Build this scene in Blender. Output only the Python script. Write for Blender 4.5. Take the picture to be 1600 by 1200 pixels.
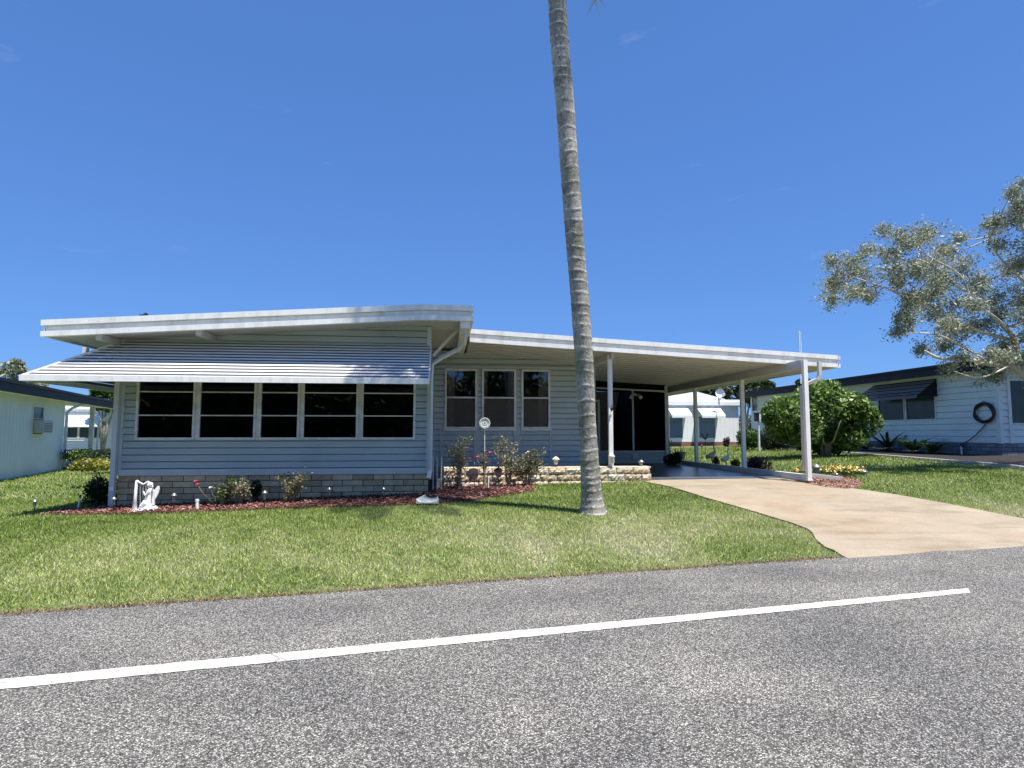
import bpy, math, random
import numpy as np
from math import radians, sin, cos, tan, atan, atan2, pi, sqrt
from mathutils import Vector
random.seed(7); RG = np.random.default_rng(11)
S = bpy.context.scene
for o in list(bpy.data.objects): bpy.data.objects.remove(o, do_unlink=True)
COL = S.collection
# ------------------------------------------------------------------ camera
F = 950.0                       # focal length in photo pixels (photo 1600 wide)
PITCH = atan(77.0/F); YAW = atan(105.0/F*cos(PITCH)); CZ = 1.6
cd = bpy.data.cameras.new('camera'); cam = bpy.data.objects.new('camera', cd); COL.objects.link(cam)
cam.location = (0, 0, CZ); cam.rotation_euler = (pi/2+PITCH, 0, -YAW)
cd.sensor_width = 36; cd.lens = F/1600*36; cd.clip_start = .05; cd.clip_end = 3000
S.camera = cam
S.render.resolution_x = 1024; S.render.resolution_y = 768
# ------------------------------------------------------------------ sky, sun, exposure
SUN = Vector((.21, -.27, 1.0)).normalized()
ELEV = math.asin(SUN.z)
w = bpy.data.worlds.new('World'); S.world = w; w.use_nodes = True
nt = w.node_tree; bg = nt.nodes['Background']
sky = nt.nodes.new('ShaderNodeTexSky'); sky.sky_type = 'NISHITA'; sky.sun_disc = False
sky.sun_elevation = ELEV; sky.sun_rotation = atan2(SUN.x, SUN.y)
sky.altitude = 0; sky.air_density = 1; sky.dust_density = 0; sky.ozone_density = 6
gm = nt.nodes.new('ShaderNodeGamma'); gm.inputs['Gamma'].default_value = .52
tn = nt.nodes.new('ShaderNodeMix'); tn.data_type = 'RGBA'; tn.blend_type = 'MULTIPLY'; tn.inputs['Factor'].default_value = 1
tn.inputs[7].default_value = (.40, .725, 1.34, 1)
nt.links.new(sky.outputs[0], gm.inputs[0]); nt.links.new(gm.outputs[0], tn.inputs[6])
tcw = nt.nodes.new('ShaderNodeTexCoord'); mpw = nt.nodes.new('ShaderNodeMapping'); mpw.inputs['Scale'].default_value = (2.2, 2.2, 9); nt.links.new(tcw.outputs['Generated'], mpw.inputs[0])
nzw = nt.nodes.new('ShaderNodeTexNoise'); nzw.inputs['Scale'].default_value = 2.4; nzw.inputs['Detail'].default_value = 9; nzw.inputs['Roughness'].default_value = .62; nt.links.new(mpw.outputs[0], nzw.inputs['Vector'])
rw_ = nt.nodes.new('ShaderNodeValToRGB'); rw_.color_ramp.elements[0].position = .655; rw_.color_ramp.elements[1].position = .88; rw_.color_ramp.elements[1].color = (.22, .22, .22, 1); nt.links.new(nzw.outputs[0], rw_.inputs[0])
cm = nt.nodes.new('ShaderNodeMix'); cm.data_type = 'RGBA'; cm.inputs[7].default_value = (3.4, 3.6, 3.9, 1); nt.links.new(rw_.outputs[0], cm.inputs['Factor']); nt.links.new(tn.outputs[2], cm.inputs[6]); nt.links.new(cm.outputs[2], bg.inputs['Color'])
bg.inputs['Strength'].default_value = .15
sl = bpy.data.lights.new('sun', 'SUN'); sl.energy = 5.0; sl.angle = radians(.53); sl.color = (1, .95, .87)
so = bpy.data.objects.new('sun', sl); COL.objects.link(so)
so.rotation_euler = SUN.to_track_quat('Z', 'Y').to_euler(); so.location = (20, -14, 60)
S.view_settings.view_transform = 'Standard'; S.view_settings.look = 'None'
S.view_settings.exposure = .75; S.view_settings.gamma = 1
# ------------------------------------------------------------------ pixel -> world helpers
_f = np.array([sin(YAW)*cos(PITCH), cos(YAW)*cos(PITCH), sin(PITCH)])
_r = np.array([cos(YAW), -sin(YAW), 0.]); _u = np.cross(_r, _f)
C0 = np.array([0, 0, CZ])
def ray(u, v): return _f*F + _r*(u-800) + _u*(600-v)
def pY(u, v, Y): d = ray(u, v); return C0 + d*(Y/d[1])
def pX(u, v, X): d = ray(u, v); return C0 + d*(X/d[0])
def pZ(u, v, Z): d = ray(u, v); return C0 + d*((Z-CZ)/d[2])
E1 = pZ(0, 962, 0)[:2]; E2 = pZ(1315, 872, 0)[:2]
ED = (E2-E1)/np.linalg.norm(E2-E1); EN = np.array([-ED[1], ED[0]])      # along the road / towards the house
def sst(t): t = np.clip(t, 0, 1); return t*t*(3-2*t)
def terr(X, Y):
    X = np.asarray(X, float); Y = np.asarray(Y, float)
    d = (X-E1[0])*EN[0] + (Y-E1[1])*EN[1]
    P = np.interp(X, [-30, -9.5, -6.6, -.3, 3.5, 9, 15, 22, 40], [-.05, -.03, .14, .34, .46, .50, .68, .78, .8])
    return P*sst(d/5.6) - .03 + .055*np.clip(d/.12, 0, 1)
def tz(x, y): return float(terr(x, y))
def pG(u, v):
    d = ray(u, v); t0 = 0; 
    for k in range(1, 6000):
        t = k*.02/d[1]
        p = C0+d*t
        if p[2] <= tz(p[0], p[1]): return p
    return C0+d*t
# ------------------------------------------------------------------ mesh builder
class MB:
    def __init__(s): s.v = []; s.f = []; s.r = []
    def add(s, vs, fs, r=None):
        n = len(s.v); s.v += [tuple(map(float, p)) for p in vs]
        q = random.random() if r is None else r
        for f in fs: s.f.append(tuple(n+i for i in f)); s.r.append(q)
        return s
    def box(s, a, b, r=None):
        x0, y0, z0 = a; x1, y1, z1 = b
        return s.add([(x0,y0,z0),(x1,y0,z0),(x1,y1,z0),(x0,y1,z0),(x0,y0,z1),(x1,y0,z1),(x1,y1,z1),(x0,y1,z1)],
              [(0,3,2,1),(4,5,6,7),(0,1,5,4),(1,2,6,5),(2,3,7,6),(3,0,4,7)], r)
    def hexa(s, p, r=None):      # 8 points: bottom 4 then top 4
        return s.add(p, [(0,3,2,1),(4,5,6,7),(0,1,5,4),(1,2,6,5),(2,3,7,6),(3,0,4,7)], r)
    def tube(s, pts, rad, n=8, cap=True, r=None, sq=None):
        pts = [Vector(p) for p in pts]; m = len(pts)
        if not hasattr(rad, '__len__'): rad = [rad]*m
        vs = []; fs = []; pu = None
        for i, p in enumerate(pts):
            t = (pts[min(i+1, m-1)]-pts[max(i-1, 0)]).normalized()
            if pu is None:
                ref = Vector((0, 0, 1)) if abs(t.z) < .9 else Vector((1, 0, 0))
                pu = t.cross(ref).normalized()
            else:
                pu = (pu - t*pu.dot(t)).normalized()
            pv = t.cross(pu)
            for k in range(n):
                a = 2*pi*(k+.5)/n
                vs.append(p + (pu*cos(a)+pv*sin(a))*rad[i])
        for i in range(m-1):
            for k in range(n):
                fs.append((i*n+k, i*n+(k+1)%n, (i+1)*n+(k+1)%n, (i+1)*n+k))
        if cap: fs.append(tuple(range(n-1, -1, -1))); fs.append(tuple((m-1)*n+k for k in range(n)))
        return s.add(vs, fs, r)
    def lathe(s, c, prof, n=16, r=None):     # prof: (radius, z)
        c = Vector(c); vs = []; fs = []; m = len(prof)
        for (q, z) in prof:
            for k in range(n): vs.append(c+Vector((q*cos(2*pi*k/n), q*sin(2*pi*k/n), z)))
        for i in range(m-1):
            for k in range(n): fs.append((i*n+k, i*n+(k+1)%n, (i+1)*n+(k+1)%n, (i+1)*n+k))
        fs.append(tuple(range(n-1, -1, -1))); fs.append(tuple((m-1)*n+k for k in range(n)))
        return s.add(vs, fs, r)
    def ball(s, c, rx, ry=None, rz=None, n=10, r=None, jit=0):
        ry = rx if ry is None else ry; rz = rx if rz is None else rz
        vs = [(c[0], c[1], c[2]-rz)]; fs = []; m = n//2
        for i in range(1, m):
            th = pi*i/m
            for k in range(n):
                j = 1+random.uniform(-jit, jit)
                vs.append((c[0]+rx*sin(th)*cos(2*pi*k/n)*j, c[1]+ry*sin(th)*sin(2*pi*k/n)*j, c[2]-rz*cos(th)*j))
        vs.append((c[0], c[1], c[2]+rz)); L = len(vs)-1
        for k in range(n): fs.append((0, 1+(k+1)%n, 1+k)); fs.append((L, L-n+k, L-n+(k+1)%n))
        for i in range(m-2):
            for k in range(n): a = 1+i*n; fs.append((a+k, a+(k+1)%n, a+n+(k+1)%n, a+n+k))
        return s.add(vs, fs, r)
    def slab(s, poly, z0, z1, r=None):       # horizontal polygon extruded
        n = len(poly)
        return s.add([(p[0], p[1], z0) for p in poly]+[(p[0], p[1], z1) for p in poly],
                     [tuple(range(n-1, -1, -1)), tuple(range(n, 2*n))]+[(i, (i+1) % n, n+(i+1) % n, n+i) for i in range(n)], r)
def mesh_from(name, v, f, r):
    me = bpy.data.meshes.new(name); me.from_pydata(v, [], f); me.update()
    a = me.attributes.new('rnd', 'FLOAT', 'FACE'); a.data.foreach_set('value', np.array(r, dtype=np.float32))
    return me
def np_mesh(name, V, nper, R):               # V (N, nper, 3) loose polygons, R (N,)
    N = V.shape[0]; me = bpy.data.meshes.new(name)
    me.vertices.add(N*nper); me.vertices.foreach_set('co', V.reshape(-1).astype(np.float32))
    me.loops.add(N*nper); me.loops.foreach_set('vertex_index', np.arange(N*nper, dtype=np.int32))
    me.polygons.add(N); me.polygons.foreach_set('loop_start', np.arange(0, N*nper, nper, dtype=np.int32))
    try: me.polygons.foreach_set('loop_total', np.full(N, nper, dtype=np.int32))
    except Exception: pass
    a = me.attributes.new('rnd', 'FLOAT', 'FACE'); a.data.foreach_set('value', R.astype(np.float32))
    me.update(calc_edges=True); me.validate()
    return me
def empty(name, loc, label=None, cat=None, group=None, kind=None):
    o = bpy.data.objects.new(name, None); COL.objects.link(o); o.location = tuple(map(float, loc)); o.empty_display_size = .1
    tag(o, label, cat, group, kind); return o
def tag(o, label=None, cat=None, group=None, kind=None):
    if label: o['label'] = label
    if cat: o['category'] = cat
    if group: o['group'] = group
    if kind: o['kind'] = kind
    return o
def link(name, me, m, parent=None, smooth=False, local=False, label=None):
    o = bpy.data.objects.new(name, me); COL.objects.link(o)
    if m: me.materials.append(m)
    if smooth: me.polygons.foreach_set('use_smooth', [True]*len(me.polygons))
    if parent:
        o.parent = parent
        if not local and parent.type == 'EMPTY': o.location = -parent.location
    if label: o['label'] = label
    return o
def obj(name, mb, m, parent=None, smooth=False, local=False, label=None, bev=0):
    me = mesh_from(name, mb.v, mb.f, mb.r)
    o = link(name, me, m, parent, smooth, local, label)
    if bev:
        b = o.modifiers.new('bevel', 'BEVEL'); b.width = bev; b.segments = 2; b.limit_method = 'ANGLE'; b.angle_limit = radians(40)
    return o
def kids(o): return [c for c in bpy.data.objects if c.parent == o]
def dup(root, loc, rz=0, sc=1, label=None, group=None):
    r = root.copy(); COL.objects.link(r); r.location = tuple(map(float, loc)); r.rotation_euler = (0, 0, rz); r.scale = (sc,)*3
    if label: r['label'] = label
    if group: r['group'] = group
    for c in kids(root):
        d = c.copy(); COL.objects.link(d); d.parent = r
        for g in kids(c):
            e = g.copy(); COL.objects.link(e); e.parent = d
    return r
# ------------------------------------------------------------------ materials
def ramp(nt, stops, fac):
    r = nt.nodes.new('ShaderNodeValToRGB'); e = r.color_ramp.elements
    while len(e) < len(stops): e.new(.5)
    for i, (p, c) in enumerate(stops): e[i].position = p; e[i].color = (*c, 1)
    nt.links.new(fac, r.inputs[0]); return r.outputs[0]
def noise(nt, sc, det=4, rough=.55, vec=None, st=None):
    n = nt.nodes.new('ShaderNodeTexNoise'); n.inputs['Scale'].default_value = sc; n.inputs['Detail'].default_value = det; n.inputs['Roughness'].default_value = rough
    if vec is None:
        tc = nt.nodes.get('TC') or nt.nodes.new('ShaderNodeTexCoord'); tc.name = 'TC'; vec = tc.outputs['Object']
    if st:
        mp = nt.nodes.new('ShaderNodeMapping'); mp.inputs['Scale'].default_value = st; nt.links.new(vec, mp.inputs[0]); vec = mp.outputs[0]
    nt.links.new(vec, n.inputs['Vector']); return n.outputs[0]
def mathn(nt, op, a, b):
    m = nt.nodes.new('ShaderNodeMath'); m.operation = op
    for i, x in enumerate((a, b)):
        if hasattr(x, 'links'): nt.links.new(x, m.inputs[i])
        else: m.inputs[i].default_value = x
    return m.outputs[0]
def mul(nt, a, b, fac=1., bt='MULTIPLY'):
    m = nt.nodes.new('ShaderNodeMix'); m.data_type = 'RGBA'; m.blend_type = bt; m.inputs['Factor'].default_value = fac if not hasattr(fac, 'links') else 1
    if hasattr(fac, 'links'): nt.links.new(fac, m.inputs['Factor'])
    for k, x in ((6, a), (7, b)):
        if hasattr(x, 'links'): nt.links.new(x, m.inputs[k])
        else: m.inputs[k].default_value = (*x, 1)
    return m.outputs[2]
def M(name, col, rough=.6, var=.12, sc=4., bump=0, bsc=60., spec=.5, rnd=None, metal=0, st=None, dirt=None, dsc=1.2, sss=0, bdist=.004, trans=0):
    m = bpy.data.materials.new(name); m.use_nodes = True; nt = m.node_tree; b = nt.nodes['Principled BSDF']
    c = np.array(col)
    if rnd is not None:
        at = nt.nodes.new('ShaderNodeAttribute'); at.attribute_name = 'rnd'
        base = ramp(nt, rnd, at.outputs['Fac'])
        nz = ramp(nt, [(.3, (1-var,)*3), (.7, (1+0*var,)*3)], noise(nt, sc, st=st))
        out = mul(nt, base, nz)
    else:
        out = ramp(nt, [(.3, tuple(c*(1-var))), (.7, tuple(np.minimum(c*(1+var), .95)))], noise(nt, sc, st=st))
    if dirt is not None:
        out = mul(nt, out, dirt, ramp(nt, [(.48, (0,)*3), (.75, (.8,)*3)], noise(nt, dsc, 8, .65, st=st)), 'MIX')
    nt.links.new(out, b.inputs['Base Color'])
    b.inputs['Roughness'].default_value = rough; b.inputs['Specular IOR Level'].default_value = spec; b.inputs['Metallic'].default_value = metal
    if bump:
        bn = nt.nodes.new('ShaderNodeBump'); bn.inputs['Strength'].default_value = bump; bn.inputs['Distance'].default_value = bdist
        nt.links.new(noise(nt, bsc, 5), bn.inputs['Height']); nt.links.new(bn.outputs[0], b.inputs['Normal'])
    if trans:
        tr = nt.nodes.new('ShaderNodeBsdfTranslucent'); nt.links.new(out, tr.inputs['Color'])
        mx = nt.nodes.new('ShaderNodeMixShader'); mx.inputs[0].default_value = trans
        nt.links.new(b.outputs[0], mx.inputs[1]); nt.links.new(tr.outputs[0], mx.inputs[2])
        nt.links.new(mx.outputs[0], nt.nodes['Material Output'].inputs[0])
    return m
WHITE = M('white_aluminium', (.86, .86, .84), .45, .05, 2., .1, 8, dirt=(.60, .58, .53), dsc=1.1, st=(4, 4, .7))
TRIM = M('grey_white_trim', (.62, .65, .66), .5, .06, 3)
FRAME = M('window_frame_metal', (.74, .74, .71), .45, .08, 5, dirt=(.35, .34, .31), dsc=4)
SIDING = M('blue_grey_siding', (.45, .52, .51), .5, .05, 1.3, .05, 30, dirt=(.37, .43, .42), dsc=.9)
CEIL = M('beige_ceiling', (.56, .545, .505), .5, .05, 1.5)
NSIDE = M('pale_green_wall', (.64, .70, .66), .6, .05, 1.2, dirt=(.54, .59, .56), dsc=1.)
NSIDE2 = M('pale_blue_siding', (.70, .78, .74), .55, .05, 1.2, dirt=(.58, .66, .63), dsc=1.)
WSIDE = M('white_siding', (.86, .87, .88), .5, .04, 2)
NAVY = M('navy_metal', (.016, .019, .027), .6, .2, 4, spec=.2)
DARK = M('black_plastic', (.015, .015, .016), .45, .2, 10)
STEEL = M('lamp_top_metal', (.42, .39, .34), .3, .2, 20, metal=.7)
LENS = M('lamp_lens', (.25, .25, .23), .15, .1, 20)
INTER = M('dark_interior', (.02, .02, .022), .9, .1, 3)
CURT = M('curtain_cloth', (.75, .68, .56), .9, .15, 3, st=(8, 8, .3))
BRICK = M('grey_brick', None or (.2,.2,.2), .85, .3, 9, .9, 30, rnd=[(0, (.50, .38, .21)), (.5, (.68, .53, .31)), (1, (.82, .66, .40))], bdist=.012)
MORTAR = M('mortar', (.05, .048, .044), .95, .2, 10, .5, 40)
STONE = M('split_face_block', (.5,.4,.3), .9, .35, 14, 1, 26, rnd=[(0, (.60, .47, .31)), (.5, (.74, .60, .42)), (1, (.82, .71, .56))], bdist=.02)
def glass(name, tint, mixmin=.0, bump=.0, ior=1.45):
    m = bpy.data.materials.new(name); m.use_nodes = True; nt = m.node_tree; nt.nodes.remove(nt.nodes['Principled BSDF'])
    g = nt.nodes.new('ShaderNodeBsdfGlossy'); g.inputs['Roughness'].default_value = .015; g.inputs['Color'].default_value = (.9, .93, 1, 1)
    t = nt.nodes.new('ShaderNodeBsdfTransparent'); t.inputs['Color'].default_value = (*tint, 1)
    fr = nt.nodes.new('ShaderNodeFresnel'); fr.inputs['IOR'].default_value = ior
    mx = nt.nodes.new('ShaderNodeMixShader')
    nt.links.new(mathn(nt, 'MINIMUM', mathn(nt, 'ADD', mathn(nt, 'MULTIPLY', fr.outputs[0], 1.5), mixmin), 1.), mx.inputs[0])
    nt.links.new(t.outputs[0], mx.inputs[1]); nt.links.new(g.outputs[0], mx.inputs[2])
    if bump:
        b = nt.nodes.new('ShaderNodeBump'); b.inputs['Strength'].default_value = bump; b.inputs['Distance'].default_value = .02
        nt.links.new(noise(nt, 1.4, 1), b.inputs['Height']); nt.links.new(b.outputs[0], g.inputs['Normal'])
    nt.links.new(mx.outputs[0], nt.nodes['Material Output'].inputs[0]); return m
GLASS = glass('clear_glass', (.55, .57, .58), .05, .15)
TINT = glass('tinted_glass', (.10, .10, .13), .0, .25)
SCREEN = glass('dark_insect_screen', (.22, .22, .22), 0, 0, 1.02)
# leaf materials
def leafmat(name, cs, rough=.5, var=.3, trans=.25, sc=2.):
    return M(name, (.1,.1,.1), rough, var, sc, rnd=[(i/(len(cs)-1), c) for i, c in enumerate(cs)], trans=trans, spec=.35)
BLADE = leafmat('grass_blades', [(.08, .145, .016), (.20, .30, .045), (.37, .45, .11), (.56, .57, .26), (.76, .70, .47)], .5, .15, .3)
BARK = M('pale_bark', (.30, .27, .22), .9, .35, 6, .8, 25)
STEM = M('plant_stem', (.22, .18, .10), .85, .3, 12)
# ------------------------------------------------------------------ wall helpers: P(u, z, out)
def clip(poly, a, b, c):        # keep a*x+b*y<=c
    out = []
    for i in range(len(poly)):
        p = poly[i]; q = poly[(i+1) % len(poly)]
        dp = a*p[0]+b*p[1]-c; dq = a*q[0]+b*q[1]-c
        if dp <= 0: out.append(p)
        if dp*dq < 0: t = dp/(dp-dq); out.append((p[0]+(q[0]-p[0])*t, p[1]+(q[1]-p[1])*t))
    return out
def siding(P, u0, u1, z0, z1, expo=.19, depth=.022, holes=(), planes=(), zref=None):
    mb = MB(); zref = z0 if zref is None else zref
    zs = set([z0, z1]); k = int((z0-zref)/expo)-1
    while zref+k*expo < z1:
        if zref+k*expo > z0: zs.add(zref+k*expo)
        k += 1
    course = sorted(zs)
    allz = sorted(zs | set(h[2] for h in holes if z0 < h[2] < z1) | set(h[3] for h in holes if z0 < h[3] < z1))
    for a, b in zip(allz[:-1], allz[1:]):
        if b-a < 1e-4: continue
        mid = (a+b)/2; ci = max(c for c in course if c <= a+1e-6)
        fr = lambda z: depth*(1-(z-ci)/expo)
        iv = [(u0, u1)]
        for h in holes:
            if h[2] < mid < h[3]:
                nv = []
                for (p, q) in iv:
                    if h[1] <= p or h[0] >= q: nv.append((p, q)); continue
                    if h[0] > p: nv.append((p, h[0]))
                    if h[1] < q: nv.append((h[1], q))
                iv = nv
        for (p, q) in iv:
            g_ = min(.022, expo*.15) if a == ci else 0
            if g_:
                pb = [(p, a), (q, a), (q, a+g_), (p, a+g_)]
                for pl in planes: pb = clip(pb, *pl) if pb else pb
                if len(pb) >= 3: mb.add([P(x, z, -.035) for x, z in pb], [tuple(range(len(pb)))])
            a_ = a; a = a+g_
            poly = [(p, a), (q, a), (q, b), (p, b)]
            for pl in planes: poly = clip(poly, *pl) if poly else poly
            if len(poly) >= 3:
                mb.add([P(x, z, fr(z)) for x, z in poly], [tuple(range(len(poly)))], random.random())
                if a_ == ci:
                    lo = [x for x, z in poly if abs(z-a) < 1e-6]
                    if len(lo) >= 2:
                        mb.add([P(min(lo), a, -.035), P(max(lo), a, -.035), P(max(lo), a, depth), P(min(lo), a, depth)], [(0, 1, 2, 3)])
            a = a_
    return mb
def bricks(P, u0, u1, z0, z1, bw, bh, gap=.012, out=.02, jit=0, mb=None, sub=1, back=-.05):
    mb = mb or MB(); rows = max(1, round((z1-z0)/bh)); bh = (z1-z0)/rows
    for i in range(rows):
        off = (bw/2 if i % 2 else 0) + random.uniform(-.02, .02)*bw; u = u0-off
        while u < u1:
            a = max(u, u0)+gap/2; b = min(u+bw, u1)-gap/2; u += bw
            if b-a < .03: continue
            c, d = z0+i*bh+gap/2, z0+(i+1)*bh-gap/2
            if sub > 1:
                n, m = sub, 3; vs = []; fs = []
                for y in range(m+1):
                    for x in range(n+1):
                        e = (x in (0, n)) or (y in (0, m))
                        vs.append(P(a+(b-a)*x/n, c+(d-c)*y/m, out*(.55 if e else 1)+random.uniform(-jit, jit)*(0.4 if e else 1)))
                for y in range(m):
                    for x in range(n): k = y*(n+1)+x; fs.append((k, k+1, k+n+2, k+n+1))
                r = random.random(); mb.add(vs, fs, r)
                mb.add([P(a, c, back), P(b, c, back), P(b, d, back), P(a, d, back), P(a, c, out*.5), P(b, c, out*.5), P(b, d, out*.5), P(a, d, out*.5)],
                       [(0,1,5,4),(1,2,6,5),(2,3,7,6),(3,0,4,7)], r)
            else:
                o = out+random.uniform(-.003, .003)
                mb.add([P(a, c, back), P(b, c, back), P(b, d, back), P(a, d, back), P(a, c, o), P(b, c, o), P(b, d, o), P(a, d, o)],
                       [(4,5,6,7),(0,1,5,4),(1,2,6,5),(2,3,7,6),(3,0,4,7)])
    return mb
def quad(P, u0, u1, z0, z1, o, mb=None):
    mb = mb or MB(); return mb.add([P(u0, z0, o), P(u1, z0, o), P(u1, z1, o), P(u0, z1, o)], [(0, 1, 2, 3)])
def pbox(P, u0, u1, z0, z1, o0, o1, mb=None, r=None):
    mb = mb or MB()
    return mb.hexa([P(u0, z0, o1), P(u1, z0, o1), P(u1, z0, o0), P(u0, z0, o0), P(u0, z1, o1), P(u1, z1, o1), P(u1, z1, o0), P(u0, z1, o0)], r)
def frontP(Y): return lambda u, z, o: (u, Y-o, z)            # faces the street
def leftP(X): return lambda u, z, o: (X-o, u, z)             # faces -X (u is world y)
def rightP(X): return lambda u, z, o: (X+o, u, z)
def window(name, P, u0, u1, z0, z1, parent, rows=(), cols=(), fw=.045, out=.045, gl=None, fm=None, rail=.022, sill=False, back=.07, label=None):
    """a framed window: frame (the part), pane and sill as its sub-parts"""
    f = MB()
    pbox(P, u0-fw, u0, z0-fw, z1+fw, -back, out, f); pbox(P, u1, u1+fw, z0-fw, z1+fw, -back, out, f)
    pbox(P, u0, u1, z0-fw, z0, -back, out-.003, f); pbox(P, u0, u1, z1, z1+fw, -back, out-.003, f)
    for z in rows: pbox(P, u0, u1, z-rail/2, z+rail/2, -back+.03, out-.02, f)
    for u in cols: pbox(P, u-rail/2, u+rail/2, z0, z1, -back+.03, out-.024, f)
    o = obj('window', f, fm or FRAME, parent, label=label)
    obj('pane', quad(P, u0, u1, z0, z1, 0.004), gl or GLASS, o)
    if sill:
        obj('sill', pbox(P, u0-fw-.03, u1+fw+.03, z0-fw-.045, z0-fw-.003, -.01, out+.035), fm or FRAME, o)
    return o
# ------------------------------------------------------------------ ground, road, driveway
def inpoly(X, Y, poly):
    ins = np.zeros(X.shape, bool); n = len(poly)
    for i in range(n):
        x0, y0 = poly[i][:2]; x1, y1 = poly[(i+1) % n][:2]
        if y0 == y1: continue
        c = ((y0 > Y) != (y1 > Y)) & (X < (x1-x0)*(Y-y0)/(y1-y0)+x0); ins ^= c
    return ins
def drape(poly, step, dz, name, m, kind='structure'):
    """a polygon laid on the terrain: cut on a grid by clipping cells"""
    xs = [p[0] for p in poly]; ys = [p[1] for p in poly]; mb = MB(); idx = {}
    x0 = math.floor(min(xs)/step)*step; y0 = math.floor(min(ys)/step)*step
    nx = int((max(xs)-x0)/step)+2; ny = int((max(ys)-y0)/step)+2
    import mathutils
    tris = mathutils.geometry.tessellate_polygon([[Vector((p[0], p[1], 0)) for p in poly]])
    vs = []; fs = []
    def vid(p):
        k = (round(p[0], 4), round(p[1], 4))
        if k not in idx: idx[k] = len(vs); vs.append((p[0], p[1], tz(*p)+dz))
        return idx[k]
    for t in tris:
        T = [(poly[i][0], poly[i][1]) for i in t]
        if (T[1][0]-T[0][0])*(T[2][1]-T[0][1])-(T[2][0]-T[0][0])*(T[1][1]-T[0][1]) < 0: T = T[::-1]
        tx = [p[0] for p in T]; ty = [p[1] for p in T]
        for i in range(int((min(tx)-x0)/step), int((max(tx)-x0)/step)+1):
            c1 = clip(clip(T, -1, 0, -(x0+i*step)), 1, 0, x0+(i+1)*step)
            if len(c1) < 3: continue
            for j in range(int((min(ty)-y0)/step), int((max(ty)-y0)/step)+1):
                c2 = clip(clip(c1, 0, -1, -(y0+j*step)), 0, 1, y0+(j+1)*step) if len(c1) > 2 else []
                if len(c2) < 3: continue
                q = []
                for p in c2:
                    k = vid(p)
                    if not q or q[-1] != k: q.append(k)
                if q[0] == q[-1]: q.pop()
                if len(set(q)) >= 3 and len(set(q)) == len(q): fs.append(tuple(q))
    n = len(poly)      # skirt
    for i in range(n):
        a, b = poly[i], poly[(i+1) % n]; L = max(1, int(math.hypot(b[0]-a[0], b[1]-a[1])/step))
        for k in range(L):
            p = (a[0]+(b[0]-a[0])*k/L, a[1]+(b[1]-a[1])*k/L); q = (a[0]+(b[0]-a[0])*(k+1)/L, a[1]+(b[1]-a[1])*(k+1)/L)
            s0 = len(vs); vs += [(*p, tz(*p)+dz), (*q, tz(*q)+dz), (*q, tz(*q)-.1), (*p, tz(*p)-.1)]; fs.append((s0, s0+1, s0+2, s0+3))
    me = mesh_from(name, vs, fs, [.5]*len(fs))
    return tag(link(name, me, m), kind=kind)
ax = np.concatenate([[-600, -300, -150, -90, -60, -45, -35, -28, -22], np.arange(-18, 30, .35), [33, 38, 45, 60, 90, 150, 300, 600]])
ay = np.concatenate([[-400, -150, -60, -30, -15, -6, 0], np.arange(2, 30, .35), [33, 38, 45, 60, 90, 150, 300, 700]])
GX, GY = np.meshgrid(ax, ay); GZ = terr(GX, GY)
slabmask = inpoly(GX, GY, [(-.6, 13.9), (8.4, 13.9), (8.4, 26), (-.6, 26)])
vs = np.stack([GX, GY, GZ], -1).reshape(-1, 3); nx = len(ax)
fs = [(j*nx+i, j*nx+i+1, (j+1)*nx+i+1, (j+1)*nx+i) for j in range(len(ay)-1) for i in range(nx-1)]
GM = M('lawn_soil', (.10, .13, .045), .95, .5, 7., .6, 40, dirt=(.20, .19, .09), dsc=1.1)
g = link('ground', mesh_from('ground', vs.tolist(), fs, [.5]*len(fs)), GM, smooth=True); tag(g, kind='structure')
# asphalt
def asphalt():
    m = bpy.data.materials.new('asphalt'); m.use_nodes = True; nt = m.node_tree; b = nt.nodes['Principled BSDF']
    tc = nt.nodes.new('ShaderNodeTexCoord'); tc.name = 'TC'
    vo = nt.nodes.new('ShaderNodeTexVoronoi'); vo.inputs['Scale'].default_value = 125; nt.links.new(tc.outputs['Object'], vo.inputs['Vector'])
    sep = nt.nodes.new('ShaderNodeSeparateColor'); nt.links.new(vo.outputs['Color'], sep.inputs[0])
    base = ramp(nt, [(.0, (.075, .072, .065)), (.42, (.178, .173, .158)), (.72, (.355, .343, .315)), (1., (.76, .735, .675))], sep.outputs[0])
    gapn = ramp(nt, [(.30, (1,)*3), (.62, (.35,)*3)], vo.outputs['Distance'])
    out = mul(nt, base, gapn)
    n2 = ramp(nt, [(.35, (.80, .80, .82)), (.65, (1.12, 1.11, 1.08))], noise(nt, .8, 6, .6))
    out = mul(nt, out, n2)
    n3 = ramp(nt, [(.40, (.85,)*3), (.60, (1.1,)*3)], noise(nt, 38, 3, .6)); out = mul(nt, out, n3)
    n4 = ramp(nt, [(.42, (.86, .86, .87)), (.56, (1.04,)*3)], noise(nt, .45, 3, .5, st=(.5, 1.6, 1))); out = mul(nt, out, n4)
    nt.links.new(out, b.inputs['Base Color']); b.inputs['Roughness'].default_value = .85; b.inputs['Specular IOR Level'].default_value = .3
    bp = nt.nodes.new('ShaderNodeBump'); bp.inputs['Strength'].default_value = .8; bp.inputs['Distance'].default_value = .006; bp.invert = True
    nt.links.new(vo.outputs['Distance'], bp.inputs['Height']); nt.links.new(bp.outputs[0], b.inputs['Normal'])
    return m
def strip2(p, q, n, z, jit=0, wn=None):
    return [(p[0]+(q[0]-p[0])*k/n, p[1]+(q[1]-p[1])*k/n) for k in range(n+1)]
edge_pts = []
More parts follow.
